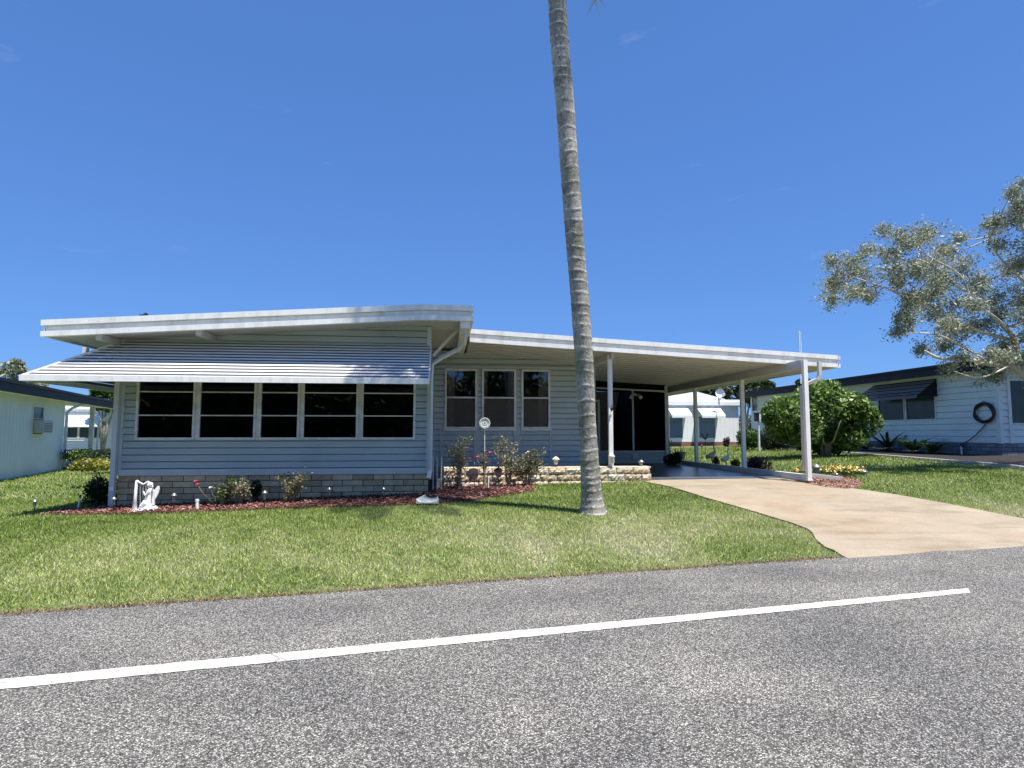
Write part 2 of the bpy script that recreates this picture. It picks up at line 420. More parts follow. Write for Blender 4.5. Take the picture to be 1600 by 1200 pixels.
for k in range(0, 500):
    s = -20+k*.1; j = .03*sin(s*1.7)+.025*sin(s*4.3+1)+random.uniform(-.012, .012)
    if s < 30: edge_pts.append(E1+ED*s+EN*(j+.02))
rd = MB(); n = len(edge_pts)
far0 = E1-ED*300; far1 = E1+ED*300
top = [far0]+edge_pts+[far1]; bot = [p-EN*9.5 for p in top]
vsr = [(p[0], p[1], .006) for p in top]+[(p[0], p[1], .006) for p in bot]; N = len(top)
rd.add(vsr, [(N+i, N+i+1, i+1, i) for i in range(N-1)], .5)
road = tag(obj('road', rd, asphalt()), kind='structure')
def paint():
    m = M('road_paint', (.62, .60, .55), .7, .08, 10, .7, 80, dirt=(.33, .32, .30), dsc=16); nt = m.node_tree; b = nt.nodes['Principled BSDF']
    vo = nt.nodes.new('ShaderNodeTexVoronoi'); vo.feature = 'DISTANCE_TO_EDGE'; vo.inputs['Scale'].default_value = 3.2; nt.links.new(nt.nodes['TC'].outputs['Object'], vo.inputs['Vector'])
    src = b.inputs['Base Color'].links[0].from_socket
    nt.links.new(mul(nt, src, ramp(nt, [(.0, (.35,)*3), (.022, (1,)*3)], vo.outputs['Distance'])), b.inputs['Base Color']); return m
l0a = pZ(0, 1061.5, .01)[:2]; l0b = pZ(0, 1077, .01)[:2]; l1a = pZ(1513, 919, .01)[:2]; l1b = pZ(1516, 926, .01)[:2]
ln = MB(); K = 300
da = (l1a-l0a); db = (l1b-l0b)
va = []; vb = []
for k in range(K+1):
    t = -1.2+2.2*k/K
    p = l0a+da*t; q = l0b+db*t; j = EN*random.uniform(-.006, .006); j2 = EN*random.uniform(-.006, .006)
    va.append((p[0]+j[0], p[1]+j[1], .011)); vb.append((q[0]+j2[0], q[1]+j2[1], .011))
ln.add(va+vb, [(K+1+i, K+2+i, i+1, i) for i in range(K)], .5)
tag(obj('road_line', ln, paint()), kind='structure')
# driveway
def concrete():
    m = M('driveway_concrete', (.325, .27, .195), .85, .10, 1.5, .6, 70, dirt=(.27, .18, .10), dsc=.55, st=(1, .8, 1)); nt = m.node_tree; b = nt.nodes['Principled BSDF']
    src = b.inputs['Base Color'].links[0].from_socket
    sp = ramp(nt, [(.35, (.86,)*3), (.6, (1.05,)*3)], noise(nt, 30, 6, .7)); s2 = mul(nt, src, sp)
    st = ramp(nt, [(.50, (1,)*3), (.66, (.58, .56, .52))], noise(nt, 1.0, 8, .72, st=(.5, 2.2, 1))); s3 = mul(nt, s2, st, .65)
    nt.links.new(s3, b.inputs['Base Color']); return m
dl = [pG(u, v)[:2] for u, v in ((1020, 757), (1100, 779), (1180, 802), (1238, 820), (1262, 829), (1270, 836), (1275, 846), (1290, 858), (1316, 872))]
dr = [pG(u, v)[:2] for u, v in ((1262, 756), (1330, 765), (1400, 775), (1500, 793), (1600, 813))]
d1 = dr[-1]+(dr[-1]-dr[-2])*.6
SLABY = 13.75
drive = [(dl[0][0]-.02, SLABY)]+[tuple(p) for p in dl]+[tuple(dl[-1]-EN*.12)]
rr = E1+ED*((d1-E1)@ED); drive += [tuple(rr+ED*.8-EN*.1), tuple(d1)] + [tuple(p) for p in dr[::-1]]+[(dr[0][0], SLABY)]
drape(drive, .35, .03, 'driveway', concrete())
# mulch bed (front)
XH0 = pY(187, 700, 12.5)[0]; XH1 = pY(670, 700, 12.5)[0]
bed = [pG(u, v)[:2] for u, v in ((62, 806), (120, 806), (200, 805), (300, 802), (420, 797), (520, 794), (600, 792), (690, 788), (740, 783), (790, 775), (835, 768))]
bed = [tuple(p) for p in bed]+[(pY(835, 700, 13.6)[0], 13.72), (XH1-.1, 13.72), (XH1-.1, 12.6), (XH0+.1, 12.6), (XH0-.9, 12.4)]
rbed = [tuple(pG(u, v)[:2]) for u, v in ((1258, 757), (1290, 763), (1325, 766), (1348, 761), (1342, 752), (1305, 746), (1264, 750))]
nb0 = pG(1362, 712); nb1 = pG(1600, 735)
# grass
nbd = (nb1-nb0)/np.linalg.norm(nb1-nb0); XNB = pY(1561, 640, 20.0)[0]
excl = [[tuple(nb0[:2]-nbd[:2]*2.5), tuple((nb0+nbd*15)[:2]), (XNB+9, 19), (XNB+9, 38), (XNB, 38), (XNB-2.2, 32)], drive, bed, rbed, [(XH0, 12.5), (XH1, 12.5), (XH1, 13.6), (3.95, 13.6), (3.95, SLABY), (8.4, SLABY), (8.4, 30), (XH0, 30)],
        [tuple((E1-ED*50)), tuple(E1+ED*50), tuple(E1+ED*50-EN*30), tuple(E1-ED*50-EN*30)]]
def vnoise(X, Y, s, seed):
    r = np.random.default_rng(seed).random((64, 64)); x = X/s+1000; y = Y/s+1000
    i = np.floor(x).astype(int); j = np.floor(y).astype(int); a = sst(x-i); b = sst(y-j); g = lambda p, q: r[p % 64, q % 64]
    return (g(i, j)*(1-a)+g(i+1, j)*a)*(1-b)+(g(i, j+1)*(1-a)+g(i+1, j+1)*a)*b
def grass(x0, x1, y0, y1, dens, h, wd, extra=None):
    n = int((x1-x0)*(y1-y0)*dens); X = RG.uniform(x0, x1, n); Y = RG.uniform(y0, y1, n)
    k = np.ones(n, bool)
    for p in excl: k &= ~inpoly(X, Y, p)
    dd = (X-E1[0])*EN[0]+(Y-E1[1])*EN[1]
    # in view wedge only
    cx = X*_r[0]+Y*_r[1]; cz = X*_f[0]+Y*_f[1]; k &= (np.abs(cx) < cz*.93+6)
    if extra is not None: k &= extra(X, Y)
    X, Y, dd = X[k], Y[k], dd[k]; n = len(X)
    hh = h*RG.uniform(.5, 1.25, n)*np.clip(.55+dd*1.2, .55, 1); ww = wd*RG.uniform(.6, 1.3, n)
    a = RG.uniform(0, 2*pi, n); tl = RG.uniform(.1, 1.15, n); b = RG.uniform(0, 2*pi, n)
    Z = terr(X, Y)-.004; dx = np.cos(a)*ww/2; dy = np.sin(a)*ww/2
    V = np.zeros((n, 4, 3)); lx = np.cos(b)*hh*np.sin(tl); ly = np.sin(b)*hh*np.sin(tl); lz = hh*np.cos(tl)
    V[:, 0] = np.stack([X-dx, Y-dy, Z], -1); V[:, 1] = np.stack([X+dx, Y+dy, Z], -1)
    V[:, 2] = np.stack([X+lx*.6+dx*.8, Y+ly*.6+dy*.8, Z+lz*.7], -1); V[:, 3] = np.stack([X+lx, Y+ly, Z+lz], -1)
    dry = .28+.35*(vnoise(X, Y, 1.3, 3)-.5)+.25*(vnoise(X, Y, .4, 4)-.5)
    dry += .04+.40*np.exp(-((dd-1.5)/1.7)**2)*(.75+.5*vnoise(X, Y, .9, 5))
    R = np.clip(dry+RG.normal(0, .22, n), 0, 1)
    return V, R
parts = [grass(-13, 14, 3, 11.5, 2600, .055, .010), grass(-20, 20, 9.5, 16, 1300, .06, .014, lambda X, Y: Y > 11.5),
         grass(-30, 34, 16, 36, 170, .085, .03), grass(-13, 16, 3, 11.5, 500, .03, .012)]
gv = np.concatenate([p[0] for p in parts]); gr = np.concatenate([p[1] for p in parts])
go = link('grass', np_mesh('grass', gv, 4, gr), BLADE); tag(go, 'short green lawn grass with dry tan tips', 'grass', kind='stuff')
# dry thatch along the road edge
n = 11000; s = RG.uniform(-6, 14, n); t = RG.normal(0, .035, n); X = E1[0]+ED[0]*s+EN[0]*(t+.03); Y = E1[1]+ED[1]*s+EN[1]*(t+.03)
keep = ~inpoly(X, Y, drive); X, Y = X[keep], Y[keep]; n = len(X); a = RG.uniform(0, 2*pi, n); L = RG.uniform(.012, .05, n); wv = .004
Z = np.maximum(terr(X, Y), .008); V = np.zeros((n, 3, 3)); V[:, 0] = np.stack([X-np.sin(a)*wv, Y+np.cos(a)*wv, Z], -1); V[:, 1] = np.stack([X+np.sin(a)*wv, Y-np.cos(a)*wv, Z], -1)
V[:, 2] = np.stack([X+np.cos(a)*L, Y+np.sin(a)*L, Z+RG.uniform(0, .035, n)], -1)
tho = link('dry_thatch', np_mesh('dry_thatch', V, 3, RG.random(n)), leafmat('thatch', [(.09, .05, .028), (.20, .13, .065), (.40, .32, .18)], .9, .2, 0))
tag(tho, 'brown dead grass clippings along the edge of the road', 'thatch', kind='stuff')
# mulch chips
MULCH = M('red_mulch', (.3,.1,.08), .9, .3, 12, rnd=[(0, (.06, .02, .018)), (.5, (.19, .065, .052)), (.85, (.34, .15, .12)), (1, (.52, .34, .27))])
def chips(poly, dens, name, label, sz=.05, mat=None):
    xs = [p[0] for p in poly]; ys = [p[1] for p in poly]; n = int((max(xs)-min(xs))*(max(ys)-min(ys))*dens)
    X = RG.uniform(min(xs), max(xs), n); Y = RG.uniform(min(ys), max(ys), n); k = inpoly(X, Y, poly); X, Y = X[k], Y[k]; n = len(X)
    a = RG.uniform(0, 2*pi, n); L = sz*RG.uniform(.4, 1.3, n); W = sz*.35*RG.uniform(.5, 1.3, n); Z = terr(X, Y)+.035+RG.uniform(0, .03, n)
    u = np.stack([np.cos(a)*L, np.sin(a)*L, RG.uniform(-.5, .5, n)*L], -1)/2; v = np.stack([-np.sin(a)*W, np.cos(a)*W, RG.uniform(-.7, .7, n)*W], -1)/2
    c = np.stack([X, Y, Z], -1); V = np.stack([c-u-v, c+u-v, c+u+v, c-u+v], 1)
    me = np_mesh(name, V, 4, RG.random(n)); o = link(name, me, mat or MULCH); return tag(o, label, 'mulch', kind='stuff')
drape(bed, .35, .035, 'flower_bed', M('mulch_soil', (.11, .045, .035), .95, .5, 14, 1, 30))
drape(rbed, .35, .036, 'flower_bed_right', M('mulch_soil_right', (.30, .16, .12), .95, .4, 14, 1, 30))
chips(bed, 900, 'bark_mulch', 'red bark mulch filling the long bed along the front of the blue house')
chips(rbed, 900, 'bark_mulch', 'pinkish bark mulch round the yellow flowers beside the driveway', .05,
      M('pale_mulch', (.3,.1,.08), .9, .3, 12, rnd=[(0, (.12, .06, .045)), (.5, (.28, .15, .11)), (1, (.46, .32, .25))]))
# ================================================================== MAIN HOUSE
YF, YR, YS = 12.5, 15.6, 20.4             # front module wall, recessed wall, screened room wall
YROOF, YCAR = 11.65, 13.4
house = empty('house', (0, 15, .3), 'blue-grey low mobile home with long ribbed awning, brick skirting and attached white carport', 'house')
ZB = pY(430, 732, YF)[2]                 # bottom of siding
rl = pY(70, 526, YROOF); rp = pY(662, 500, YROOF); rr_ = pY(735.5, 502, YROOF)
rlt = pY(70, 500, YROOF); FH = rlt[2]-rl[2]
def zsof(x): return float(np.interp(x, [rl[0], rp[0], rr_[0]], [rl[2], rp[2], rr_[2]]))
PF = frontP(YF)
# left windows
wins = [(217.5, 302.5), (314, 397.5), (409, 465.5), (476, 557), (568, 646)]
zt = pY(430, 577, YF)[2]; zb = pY(430, 683.5, YF)[2]; r1 = pY(430, 613.5, YF)[2]; r2 = pY(430, 649.5, YF)[2]
W = [(pY(a, 640, YF)[0], pY(b, 640, YF)[0]) for a, b in wins]; fw = .045
holes = [(a-fw, b+fw, zb-fw, zt+fw) for a, b in W]
sl1 = (rp[2]-rl[2])/(rp[0]-rl[0])
planes = [(-sl1, 1, rl[2]-sl1*rl[0]+.03)]
def PFs(u, z, o): return (u, YF-o, z)
obj('wall', siding(PFs, XH0, XH1, ZB, rp[2]+.02, .132, .02, holes, planes), SIDING, house, label='long front wall of blue-grey lap siding')
# window surround strips between windows
ww_ = [window('window', PF, a, b, zb, zt, house, rows=(r1, r2), fw=fw, gl=TINT) for a, b in W]
for (a, b), (c, d) in zip(W[:-1], W[1:]):
    if c-b > 2*fw+.01: obj('window_mullion', pbox(PF, b+fw+.002, c-fw-.002, zb-fw, zt+fw, -.05, .03), FRAME, house)
# blinds/dark room behind the tinted glass, with a pale folded table
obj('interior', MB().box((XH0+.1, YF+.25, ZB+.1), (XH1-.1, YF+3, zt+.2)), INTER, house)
# side walls (depth direction)
PL = leftP(XH0); PR = rightP(XH1)
obj('wall', siding(lambda u, z, o: PL(u, z, o), YF, 26, ZB, rl[2]+.02+(XH0-rl[0])*sl1, .132, .02), SIDING, house)
obj('wall', siding(lambda u, z, o: PR(u, z, o), YF, YR, ZB, rp[2]+.05, .132, .02), SIDING, house)
tr = MB()
pbox(PF, XH0-.03, XH0+.055, ZB-.01, zsof(XH0)+.01, -.05, .035, tr); pbox(PF, XH1-.055, XH1+.03, ZB-.01, zsof(XH1)+.01, -.05, .035, tr)
pbox(PF, XH0-.04, XH1+.035, ZB-.12, ZB-.001, -.03, .045, tr)
pbox(PL, YF, 26, ZB-.12, ZB-.001, -.03, .045, tr)
obj('trim_board', tr, M('pale_blue_trim', (.56, .63, .61), .5, .06, 3), house)
# skirting
sk = bricks(PF, XH0, XH1, -.03, ZB-.12, .40, .118, .014, .012)
obj('skirting', sk, BRICK, house); mo = MB(); quad(PF, XH0, XH1, -.1, ZB-.1, -.002, mo); quad(PL, YF, 26, -.1, ZB-.1, 0, mo); quad(PR, YF, YR, -.1, ZB-.1, 0, mo)
obj('mortar', mo, MORTAR, house)
# downspout strip at the left corner (white corner pipe)
cx = XH0-.025
ds = MB(); ds.tube([(cx-.02, YF-.10, .18), (cx-.02, YF-.08, 2.9), (cx-.25, YF+.1, 3.35)], .062, 4)
ds.tube([(cx, YF-.09, .18), (cx-.02, YF-.16, .06), (cx-.6, YF-.5, .02)], .05, 4)
obj('downspout', ds, TRIM, house)
obj('downspout', MB().tube([(pY(134, 545, 13.2)[0], 13.2, 2.75), (pY(134, 545, 13.2)[0], 13.2, zsof(rl[0])+.02)], .06, 4), TRIM, house)
# main roof
rf = MB(); Y1 = 27
xs_ = [rl[0], rp[0], rr_[0]]; zs_ = [rl[2], rp[2], rr_[2]]
def roofslab(mb, xs_, zb_, zt_, y0, y1):
    n = len(xs_); v = [(x, y0, z) for x, z in zip(xs_, zb_)]+[(x, y0, z) for x, z in zip(xs_, zt_)]+[(x, y1, z) for x, z in zip(xs_, zb_)]+[(x, y1, z) for x, z in zip(xs_, zt_)]
    f = []
    for i in range(n-1):
        f += [(i, i+1, n+i+1, n+i), (2*n+i+1, 2*n+i, 3*n+i, 3*n+i+1), (i+1, i, 2*n+i, 2*n+i+1), (n+i, n+i+1, 3*n+i+1, 3*n+i)]
    f += [(0, n, 3*n, 2*n), (n-1, 3*n-1, 4*n-1, 2*n-1)]
    mb.add(v, f, .5)
roofslab(rf, xs_, [z+.03 for z in zs_], [z+FH-.02 for z in zs_], YROOF+.03, Y1)
roof = obj('roof', rf, CEIL, house)
def fascia(xs_, zs_, y, H):
    mb = MB()
    for i in range(len(xs_)-1):
        for (a, b, o) in ((0, .32, 0), (.34, .64, .055), (.66, 1, -.006)):
            x0, x1 = xs_[i], xs_[i+1]; z0, z1 = zs_[i], zs_[i+1]
            mb.hexa([(x0, y+o, z0+a*H), (x1, y+o, z1+a*H), (x1, y+.06, z1+a*H), (x0, y+.06, z0+a*H), (x0, y+o, z0+b*H), (x1, y+o, z1+b*H), (x1, y+.06, z1+b*H), (x0, y+.06, z0+b*H)])
        mb.hexa([(x0, y+.03, z0), (x1, y+.03, z1), (x1, y+.10, z1), (x0, y+.10, z0), (x0, y+.03, z0+.02), (x1, y+.03, z1+.02), (x1, y+.10, z1+.02), (x0, y+.10, z0+.02)])
    return mb
fa = fascia(xs_, zs_, YROOF-.035, FH)
for (a, b, o) in ((0, .32, 0), (.34, .64, .055), (.66, 1, -.004)):      # eaves running back
    fa.box((rl[0]-.06+o, YROOF-.03, rl[2]+a*FH), (rl[0]-.003, Y1, rl[2]+b*FH)); fa.box((rr_[0]+.003, YROOF-.03, rr_[2]+a*FH), (rr_[0]+.05-o, Y1, rr_[2]+b*FH))
obj('fascia', fa, WHITE, roof)
for k, u in enumerate((190, 335, 460)):
    x = pY(u, 525, YF)[0]; z = zsof(x)
    if u < 400: obj('roof_beam', MB().box((x-.05, YROOF+.07, z-.09), (x+.05, YF, z+.02)), CEIL, house)
# gutter at the right edge of the main roof
gb = MB(); gb.box((rr_[0]-.2, YROOF+.02, rr_[2]-.13), (rr_[0]-.01, Y1-.1, rr_[2]+.02))
obj('gutter', gb, WHITE, house, bev=.012)
A = [pY(728, 522, 11.9), pY(726, 536, 12.1), pY(716, 546, 12.3), pY(690, 559, 12.45), pY(675, 569, 12.38), pY(673.5, 590, 12.38), pY(672, 735, 12.38), pY(669.5, 748, 12.3)]
ds = MB(); ds.tube(A, .045, 4)
obj('downspout', ds, TRIM, house, label='white downspout bending from the roof corner down the right edge of the front wall')
B = [pY(717, 514, 13.0), pY(697, 534, 13.0), pY(677, 556, 13.0)]
ds = MB(); ds.tube(B, .04, 4); obj('brace_pipe', ds, WHITE, house)
# awning: hipped, wraps the left corner
p_ = 1.10; za1 = pY(670, 541, YF)[2]; za0 = pY(360, 596.5, YF-p_)[2]+.07
AWN = M('awning_metal', (.80, .80, .82), .5, .04, 3, spec=.15, rnd=[(0, (.09, .09, .10)), (.49, (.09, .09, .10)), (.5, (.86, .86, .86)), (1, (.86, .86, .86))])
aw = MB(); NR = 12; X1 = XH1+.02
def aws(k): t = k/NR; return (XH0-p_*t, YF-.03-p_*t, za1+(za0-za1)*t)
for k in range(NR):
    x0, y0, z0 = aws(k); x1, y1, z1 = aws(k+.62); x2, y2, z2 = aws(k+1)
    # raised white pan edge + recessed pan, the shade between ribs painted dark
    for (a, b, up, r) in (((x0, y0, z0), (x1, y1, z1), -.006, .1), ((x1, y1, z1), (x2, y2, z2), .008, .9)):
        aw.hexa([(a[0], a[1], a[2]+up-.007), (X1, a[1], a[2]+up-.007), (X1, b[1], b[2]+up-.007), (b[0], b[1], b[2]+up-.007),
                 (a[0], a[1], a[2]+up), (X1, a[1], a[2]+up), (X1, b[1], b[2]+up), (b[0], b[1], b[2]+up)], r)
        aw.hexa([(a[0], a[1], a[2]+up-.007), (b[0], b[1], b[2]+up-.007), (b[0], 17.5, b[2]+up-.007), (a[0], 17.5, a[2]+up-.007),
                 (a[0], a[1], a[2]+up), (b[0], b[1], b[2]+up), (b[0], 17.5, b[2]+up), (a[0], 17.5, a[2]+up)], r)
awn = obj('awning', aw, AWN, house, label='long white ribbed metal awning over the front windows, rib shade painted as dark stripes')
ae = MB(); xo, yo, zo = aws(NR); ae.box((xo-.02, yo-.03, zo-.085), (X1+.01, yo+.01, zo+.02)); ae.box((xo-.03, yo+.012, zo-.085), (xo+.01, 17.5, zo+.02))
xi, yi, zi = aws(0); ae.tube([(xo, yo, zo+.012), (xi, yi, zi+.02)], .022, 4); ae.tube([(X1, yo, zo+.012), (X1, yi, zi+.02)], .02, 4)
obj('awning_edge', ae, WHITE, awn)
for x in (XH0+.02, (XH0+XH1)/2, XH1-.03): obj('awning_arm', MB().tube([(x, YF-.03, zo+.05), (x, yo+.02, zo-.02)], .012, 6), FRAME, awn)
# recessed wall with three windows
PRc = frontP(YR); XR1 = pY(931, 650, YR)[0]
MESHM = glass('window_mesh', (.75, .74, .72), 0, 0, 1.01)
nt_m = MESHM.node_tree; df = nt_m.nodes.new('ShaderNodeBsdfDiffuse'); df.inputs['Color'].default_value = (.28, .26, .22, 1)
mx2 = nt_m.nodes.new('ShaderNodeMixShader'); mx2.inputs[0].default_value = .30; l_ = nt_m.nodes['Material Output'].inputs[0].links[0].from_socket
nt_m.links.new(l_, mx2.inputs[1]); nt_m.links.new(df.outputs[0], mx2.inputs[2]); nt_m.links.new(mx2.outputs[0], nt_m.nodes['Material Output'].inputs[0])
rw = [(pY(a, 620, YR)[0], pY(b, 620, YR)[0]) for a, b in ((698, 742.5), (756, 803), (817.5, 856.5))]
zrt = pY(780, 580, YR)[2]; zrb = pY(780, 667, YR)[2]; zrm = pY(780, 621.5, YR)[2]; ZBR = pY(800, 723, YR)[2]
c0 = pY(734, 534.5, YCAR); c1 = pY(1308.5, 574.5, YCAR); ct = pY(1308.5, 555.5, YCAR); CH = ct[2]-c1[2]
def zcar(x): return c0[2]+(c1[2]-c0[2])*(x-c0[0])/(c1[0]-c0[0])
holes = [(a-.05, b+.05, zrb-.05, zrt+.05) for a, b in rw]
slc = (c1[2]-c0[2])/(c1[0]-c0[0])
obj('wall', siding(PRc, XH1, XR1, ZBR, zcar(XH1)+.05, .14, .02, holes, [(-slc, 1, c0[2]-slc*c0[0]+.06)]), SIDING, house, label='shaded recessed wall with three tall windows')
obj('wall', siding(rightP(XR1), YR, YS, ZBR, zcar(XR1)+.05, .17, .02), SIDING, house)
st_ = MB()
for u in (690.8, 748, 810, 861.5):
    x = pY(u, 690, YR)[0]; wd = .05 if u in (690.8, 861.5) else .13
    pbox(PRc, x-wd, x+wd*.3, ZBR, zrb-.06, -.02, .03, st_)
for (a, b), (c, d) in zip(rw[:-1], rw[1:]): pbox(PRc, b+.055, b+.085, zrb-.05, zrt+.07, -.02, .032, st_)
pbox(PRc, XH1, XR1, zrt+.075, zrt+.12, -.02, .035, st_)
pbox(PRc, XH1, XR1+.02, ZBR-.09, ZBR-.001, -.03, .04, st_)
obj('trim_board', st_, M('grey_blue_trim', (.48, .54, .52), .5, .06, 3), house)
for i, (a, b) in enumerate(rw):
    w_ = window('window', PRc, a, b, zrb, zrt, house, rows=(zrm,), fw=.05, gl=GLASS, rail=.04, sill=True, out=.05, back=.1, label=('tall window reflecting the sky and palm' if i == 1 else None))
    cu = MB(); n = 26
    spans = [(a, a+.20)] if i == 0 else ([(a, a+.1), (b-.12, b)] if i == 1 else [(b-.22, b)])
    for (p, q) in spans:
        vs = []; 
        for k in range(n+1):
            x = p+(q-p)*k/n; vs += [(x, YR+.2+.03*sin(k*1.4), zrb-.05), (x, YR+.2+.03*sin(k*1.4+.3), zrt+.05)]
        cu.add(vs, [(2*k, 2*k+2, 2*k+3, 2*k+1) for k in range(n)])
    obj('curtain', cu, CURT, w_, smooth=True)
    obj('insect_screen', quad(PRc, a, b, zrb, zrm-.02, .012), MESHM, w_)
    # inside sash of the top half, dark room behind
rm = MB(); x0, x1, y0, y1, z0, z1 = XH1+.1, XR1-.1, YR+.11, YR+3.2, ZBR, zrt+.3
rm.add([(x0,y0,z0),(x1,y0,z0),(x1,y1,z0),(x0,y1,z0),(x0,y0,z1),(x1,y0,z1),(x1,y1,z1),(x0,y1,z1)], [(0,1,2,3),(4,5,6,7),(1,2,6,5),(2,3,7,6),(3,0,4,7)])
obj('interior', rm, M('room_paint', (.12, .11, .10), .9, .1, 2), house)
sk = bricks(PRc, XH1, XR1, .35, ZBR-.09, .41, .125, .014, .012); obj('skirting', sk, BRICK, house)
mo = MB(); quad(PRc, XH1, XR1, .2, ZBR-.05, -.002, mo); obj('mortar', mo, MORTAR, house)
# carport roof
cr = MB(); xa, xb = c0[0], c1[0]
PITCHN = 26
roofslab(cr, [xa, xb], [c0[2]+.03, c1[2]+.03], [c0[2]+CH-.02, c1[2]+CH-.02], YCAR+.03, 24.5)
# ceiling pan ribs running across
for k in range(1, PITCHN):
    y = YCAR+.1+k*.41
    cr.hexa([(xa, y, c0[2]+.012), (xb-.05, y, c1[2]+.012), (xb-.05, y+.02, c1[2]+.012), (xa, y+.02, c0[2]+.012), (xa, y, c0[2]+.029), (xb-.05, y, c1[2]+.029), (xb-.05, y+.02, c1[2]+.029), (xa, y+.02, c0[2]+.029)])
cro = obj('carport_roof', cr, CEIL, house)
fa = fascia([xa, xb], [c0[2], c1[2]], YCAR-.035, CH)
for (a, b, o) in ((0, .32, 0), (.34, .64, .055), (.66, 1, -.004)): fa.box((xb+.003, YCAR-.03, c1[2]+a*CH), (xb+.06-o, 24.5, c1[2]+b*CH))
obj('fascia', fa, WHITE, cro)
XP = 8.06; ZS = .56
# side beam
XPp = pG(1264, 751)
XP = pZ(1264, 751, ZS)[0]; YP3 = pZ(1264, 751, ZS)[1]
zbm = pX(1253, 586, XP)[2]
be = MB(); be.box((XP-.05, YP3+.06, zcar(XP)-.17), (XP+.05, 24.4, zcar(XP)+.025)); obj('side_beam', be, CEIL, house)
PW = .047
def post(x, y, z0, z1, lab=None, w_=PW):
    m = MB(); m.box((x-w_, y-w_, z0), (x+w_, y+w_, z1)); 
    for s in (-1, 1): m.box((x-w_-.004, y+s*w_*.45-.006, z0), (x-w_+.0, y+s*w_*.45+.006, z1)); 
    m.box((x-w_-.015, y-w_-.015, z0), (x+w_+.015, y+w_+.015, z0+.03))
    return obj('post', m, WHITE, house, label=lab)
post(XP, YP3, ZS, zcar(XP)+.02, 'front right carport post with a downspout')
for u in (1162, 1088):
    q = pX(u, 700, XP); post(XP, q[1], ZS, zcar(XP)-.172)
q = pX(1043, 680, XP); post(XP, q[1], ZS, zcar(XP)-.172)
YB = q[1]
x_ = pY(955, 700, 13.72)[0]; post(x_, 13.75, .7, zcar(x_)-.02, 'white post rising behind the block planter')
be = MB(); be.box((x_-.03, YCAR+.1, zcar(x_)-.13), (x_+.03, YR, zcar(x_)+.025)); obj('roof_beam', be, CEIL, house)
# base rail between the posts
br = MB(); br.box((XP-.06, YP3+.07, ZS-.02), (XP+.06, YB, ZS+.13)); obj('base_rail', br, TRIM, house)
# downspout of the carport gutter
q0 = (XP+.32, YP3-.05, zcar(XP+.3)+.0)
ds = MB(); ds.tube([q0, (XP+.32, YP3-.05, q0[2]-.30), (XP+.27, YP3-.04, q0[2]-.40), (XP+.1, YP3-.0, q0[2]-.48), (XP-.02, YP3+.12, q0[2]-.56), (XP-.02, YP3+.13, ZS+.3), (XP+.08, YP3+.1, ZS+.12), (XP+.75, YP3+.02, ZS+.04)], .05, 4)
obj('downspout', ds, CEIL, house, label='downspout curving to the front right carport post')
# floor slab
fl = MB(); fl.slab([(XH1-.0, 13.95), (3.9, 13.95), (3.9, SLABY), (XP+.12, SLABY), (XP+.12, 24.5), (XH1-.0, 24.5)], .2, ZS)
obj('carport_floor', fl, M('dark_floor_paint', (.085, .10, .12), .32, .25, 1.2, .15, 30, dirt=(.16, .17, .19), dsc=1.5), house)
# screened room
PS = frontP(YS); xs0 = pY(926, 660, YS)[0]-.7; xs1 = pY(1041, 660, YS)[0]; zk = pY(985, 705, YS)[2]; zsT = pY(985, 610.5, YS)[2]
obj('screen', quad(PS, xs0, xs1, zk, zcar(xs0), 0), SCREEN, house)
obj('wall', siding(PS, xs0, xs1, ZS, zk, .1, .015), SIDING, house)
sc_ = MB(); xm = pY(989, 660, YS)[0]
pbox(PS, xm-.03, xm+.03, zk, zsT, -.03, .03, sc_); pbox(PS, xs1-.05, xs1+.05, ZS, zcar(xs1), -.05, .05, sc_)
h0 = zcar(xs0)-.30; 
sc_.hexa([(xs0, YS-.05, zcar(xs0)-.26), (xs1, YS-.05, zcar(xs1)-.22), (xs1, YS+.05, zcar(xs1)-.22), (xs0, YS+.05, zcar(xs0)-.26), (xs0, YS-.05, zcar(xs0)-.20), (xs1, YS-.05, zcar(xs1)-.16), (xs1, YS+.05, zcar(xs1)-.16), (xs0, YS+.05, zcar(xs0)-.20)])
pbox(PS, xs0, xs1, zk-.03, zk+.02, -.03, .03, sc_)
obj('screen_frame', sc_, TRIM, house)
sd = MB(); dx = pY(936, 660, YS)[0]
pbox(PS, dx-.9, dx, ZS, pY(936, 628, YS)[2], .02, .07, sd); 
pdo = MB(); 
for (a, b, c, d) in ((dx-.06, dx+.01, ZS+.02, 2.66), (dx-.95, dx-.88, ZS+.02, 2.66), (dx-.95, dx+.01, 2.66, 2.74), (dx-.9, dx, ZS+.02, ZS+.3)): pbox(PS, a, b, c, d, .03, .08, pdo)
dr_ = obj('door', pdo, TRIM, house); hd = MB(); hd.ball(pY(933.5, 681, YS-.1), .04); obj('handle', hd, DARK, dr_)
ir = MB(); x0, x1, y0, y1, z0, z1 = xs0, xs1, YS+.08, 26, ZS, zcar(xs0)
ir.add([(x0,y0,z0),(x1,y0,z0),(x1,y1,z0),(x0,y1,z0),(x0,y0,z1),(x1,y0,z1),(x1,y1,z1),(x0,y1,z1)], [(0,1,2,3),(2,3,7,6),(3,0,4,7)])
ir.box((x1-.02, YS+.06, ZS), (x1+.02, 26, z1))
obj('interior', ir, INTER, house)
obj('outlet_box', pbox(PS, pY(988, 700, YS)[0], pY(995.5, 700, YS)[0], pY(990, 717, YS)[2], pY(990, 708, YS)[2], .01, .06), TRIM, house)
fl = MB(); q = pY(991, 617, YS-.1); fl.box((q[0]-.06, q[1]-.05, q[2]-.03), (q[0]+.06, q[1]+.05, q[2]+.05))
